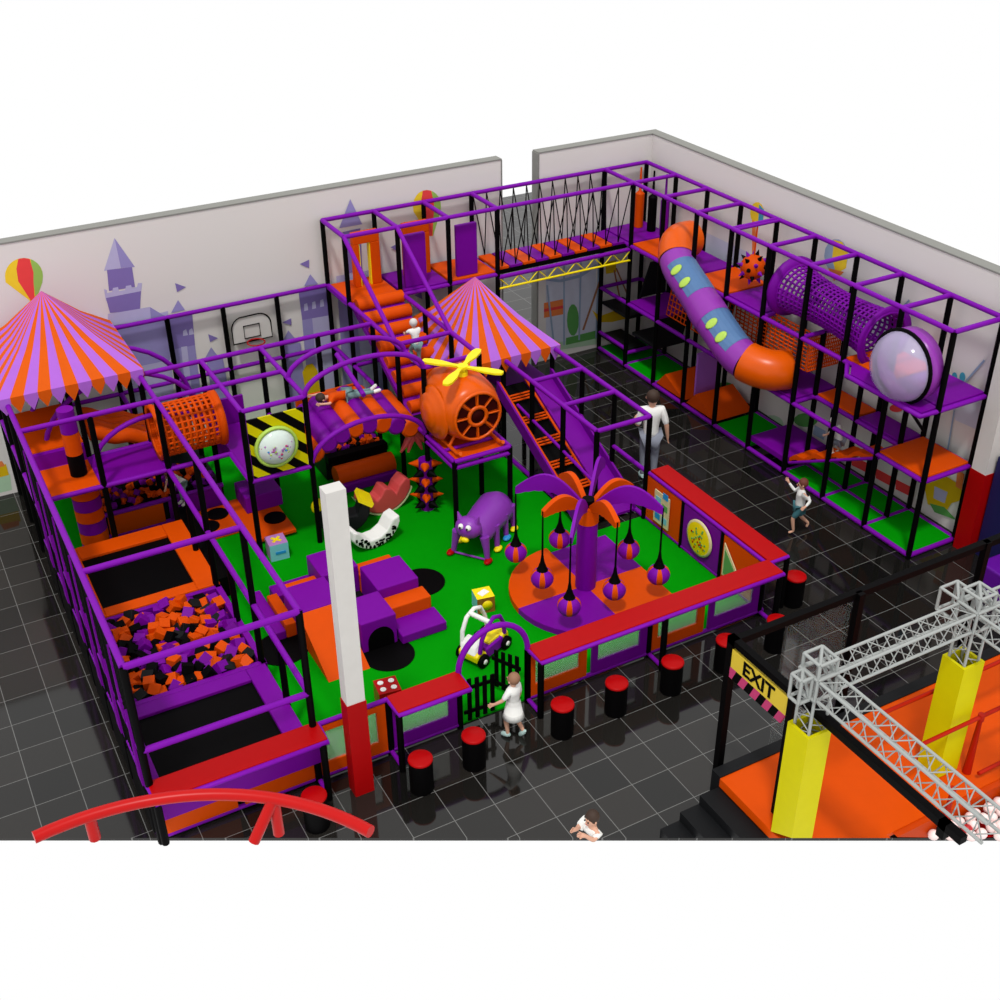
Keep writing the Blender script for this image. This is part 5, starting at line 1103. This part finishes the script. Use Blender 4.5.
person((6.62, 6.58, .0), 62, 1.9, 'person in pale tee and grey jeans seen from behind beside the low frame', TEE, JEA, HAIR,
       dict(wrL=(.16, .13, .6), haL=(.2, .12, .61), elR=(-.02, -.15, .63), wrR=(.0, -.17, .49), haR=(.01, -.175, .455)), shoes=SHOE)
person((7.86, 3.72, .0), 150, 1.1, 'person, a barefoot child in a white hoodie and teal shorts running across the dark floor', TEE, TEAL, HAIRR,
       dict(elR=(.07, -.16, .7), wrR=(.17, -.22, .82), haR=(.19, -.23, .86), elL=(-.12, .15, .7), wrL=(-.04, .2, .62), haL=(-.01, .21, .6), knL=(.1, .05, .3), anL=(.06, .05, .06), toL=(.14, .05, .025),
            knR=(-.06, -.06, .27), anR=(-.2, -.07, .14), toR=(-.17, -.07, .06)), child=.7, sleeve='wr', leg='kn')
person((.86, 1.62, .0), 118, 1.14, 'person, a child in a white dress walking in at the entrance gate', TEE, None, HAIRL,
       dict(elL=(.05, .16, .68), wrL=(.15, .2, .6), haL=(.18, .21, .58), knL=(.08, .05, .27), anL=(.05, .05, .045), toL=(.13, .05, .025), knR=(-.02, -.05, .27), anR=(-.12, -.05, .1), toR=(-.07, -.05, .03)), child=.7, skirt=.16, shoes=SHOE)
person((3.05, 9.2, 2.14), 90, .95, 'person, a child in white climbing the orange roll stairs', TEE, JGR, WHT,
       dict(elL=(.12, .14, .74), wrL=(.2, .12, .66), haL=(.24, .12, .66), elR=(.12, -.14, .74), wrR=(.2, -.12, .66), haR=(.24, -.12, .66), knL=(.14, .06, .36), anL=(.04, .06, .14), toL=(.12, .06, .14),
            chest=(.05, 0, .74), neck=(.07, 0, .83), headlow=(.08, 0, .875), headmid=(.09, 0, .92), headtop=(.09, 0, .965), shL=(.05, .1, .785), shR=(.05, -.1, .785)), child=.7, shoes=WHT)
person((1.98, 8.72, 2.14), 180, 1.12, 'person, a child in orange and grey lying face down over the roller bridge', ORA, JGR, HAIR,
       dict(elL=(.02, .2, .86), wrL=(.03, .16, .98), haL=(.03, .15, 1.02), elR=(.02, -.2, .86), wrR=(.03, -.2, 1.0), haR=(.03, -.2, 1.04), knL=(-.02, .09, .27), anL=(-.04, .12, .06), toL=(-.06, .13, -.02), toR=(-.06, -.06, -.03)), tilt=rot('Y', 84), child=.7, shoes=TEE)
person((-1.62, 9.3, .52), 200, .9, 'person, a child in pale clothes crouching under the orange crawl tube', TEE, JGR, HAIRL,
       dict(spine=(.04, 0, .56), chest=(.14, 0, .66), neck=(.2, 0, .72), headlow=(.23, 0, .75), headmid=(.26, 0, .79), headtop=(.28, 0, .83), shL=(.14, .1, .7), shR=(.14, -.1, .7), elL=(.24, .12, .58), wrL=(.3, .1, .46), haL=(.31, .1, .43), elR=(.24, -.12, .58), wrR=(.3, -.1, .46), haR=(.31, -.1, .43)), child=.7, shoes=WHT)
person((9.2, 4.3, .93), 100, .86, 'person, a child in a white shirt and dark shorts crouching on the orange wave ramp', TEE, JEA, WHT,
       dict(pelvis=(0, 0, .34), hipL=(0, .06, .32), hipR=(0, -.06, .32), knL=(.18, .08, .3), anL=(.06, .08, .05), toL=(.15, .08, .03), knR=(.16, -.08, .24), anR=(.0, -.08, .05), toR=(.09, -.08, .03), spine=(.06, 0, .44), chest=(.14, 0, .56), neck=(.2, 0, .64),
            headlow=(.23, 0, .675), headmid=(.25, 0, .72), headtop=(.26, 0, .765), shL=(.14, .1, .6), shR=(.14, -.1, .6), elL=(.22, .12, .48), wrL=(.3, .1, .4), haL=(.33, .1, .38), elR=(.22, -.12, .48), wrR=(.3, -.1, .4), haR=(.33, -.1, .38)), child=.7, leg='kn', shoes=WHT)
person((.24, -1.36, .22), 190, 1.3, 'person with dark hair and pale top at the bottom edge, hands raised in front', TEE, None, HAIR,
       dict(spine=(0, 0, .74), chest=(0, 0, .8), neck=(0, 0, .85), elL=(.07, .1, .78), wrL=(.14, .07, .86), haL=(.17, .06, .88), elR=(.07, -.1, .78), wrR=(.14, -.05, .84), haR=(.17, -.05, .86), shL=(0, .09, .805), shR=(0, -.09, .805)), bust=True)
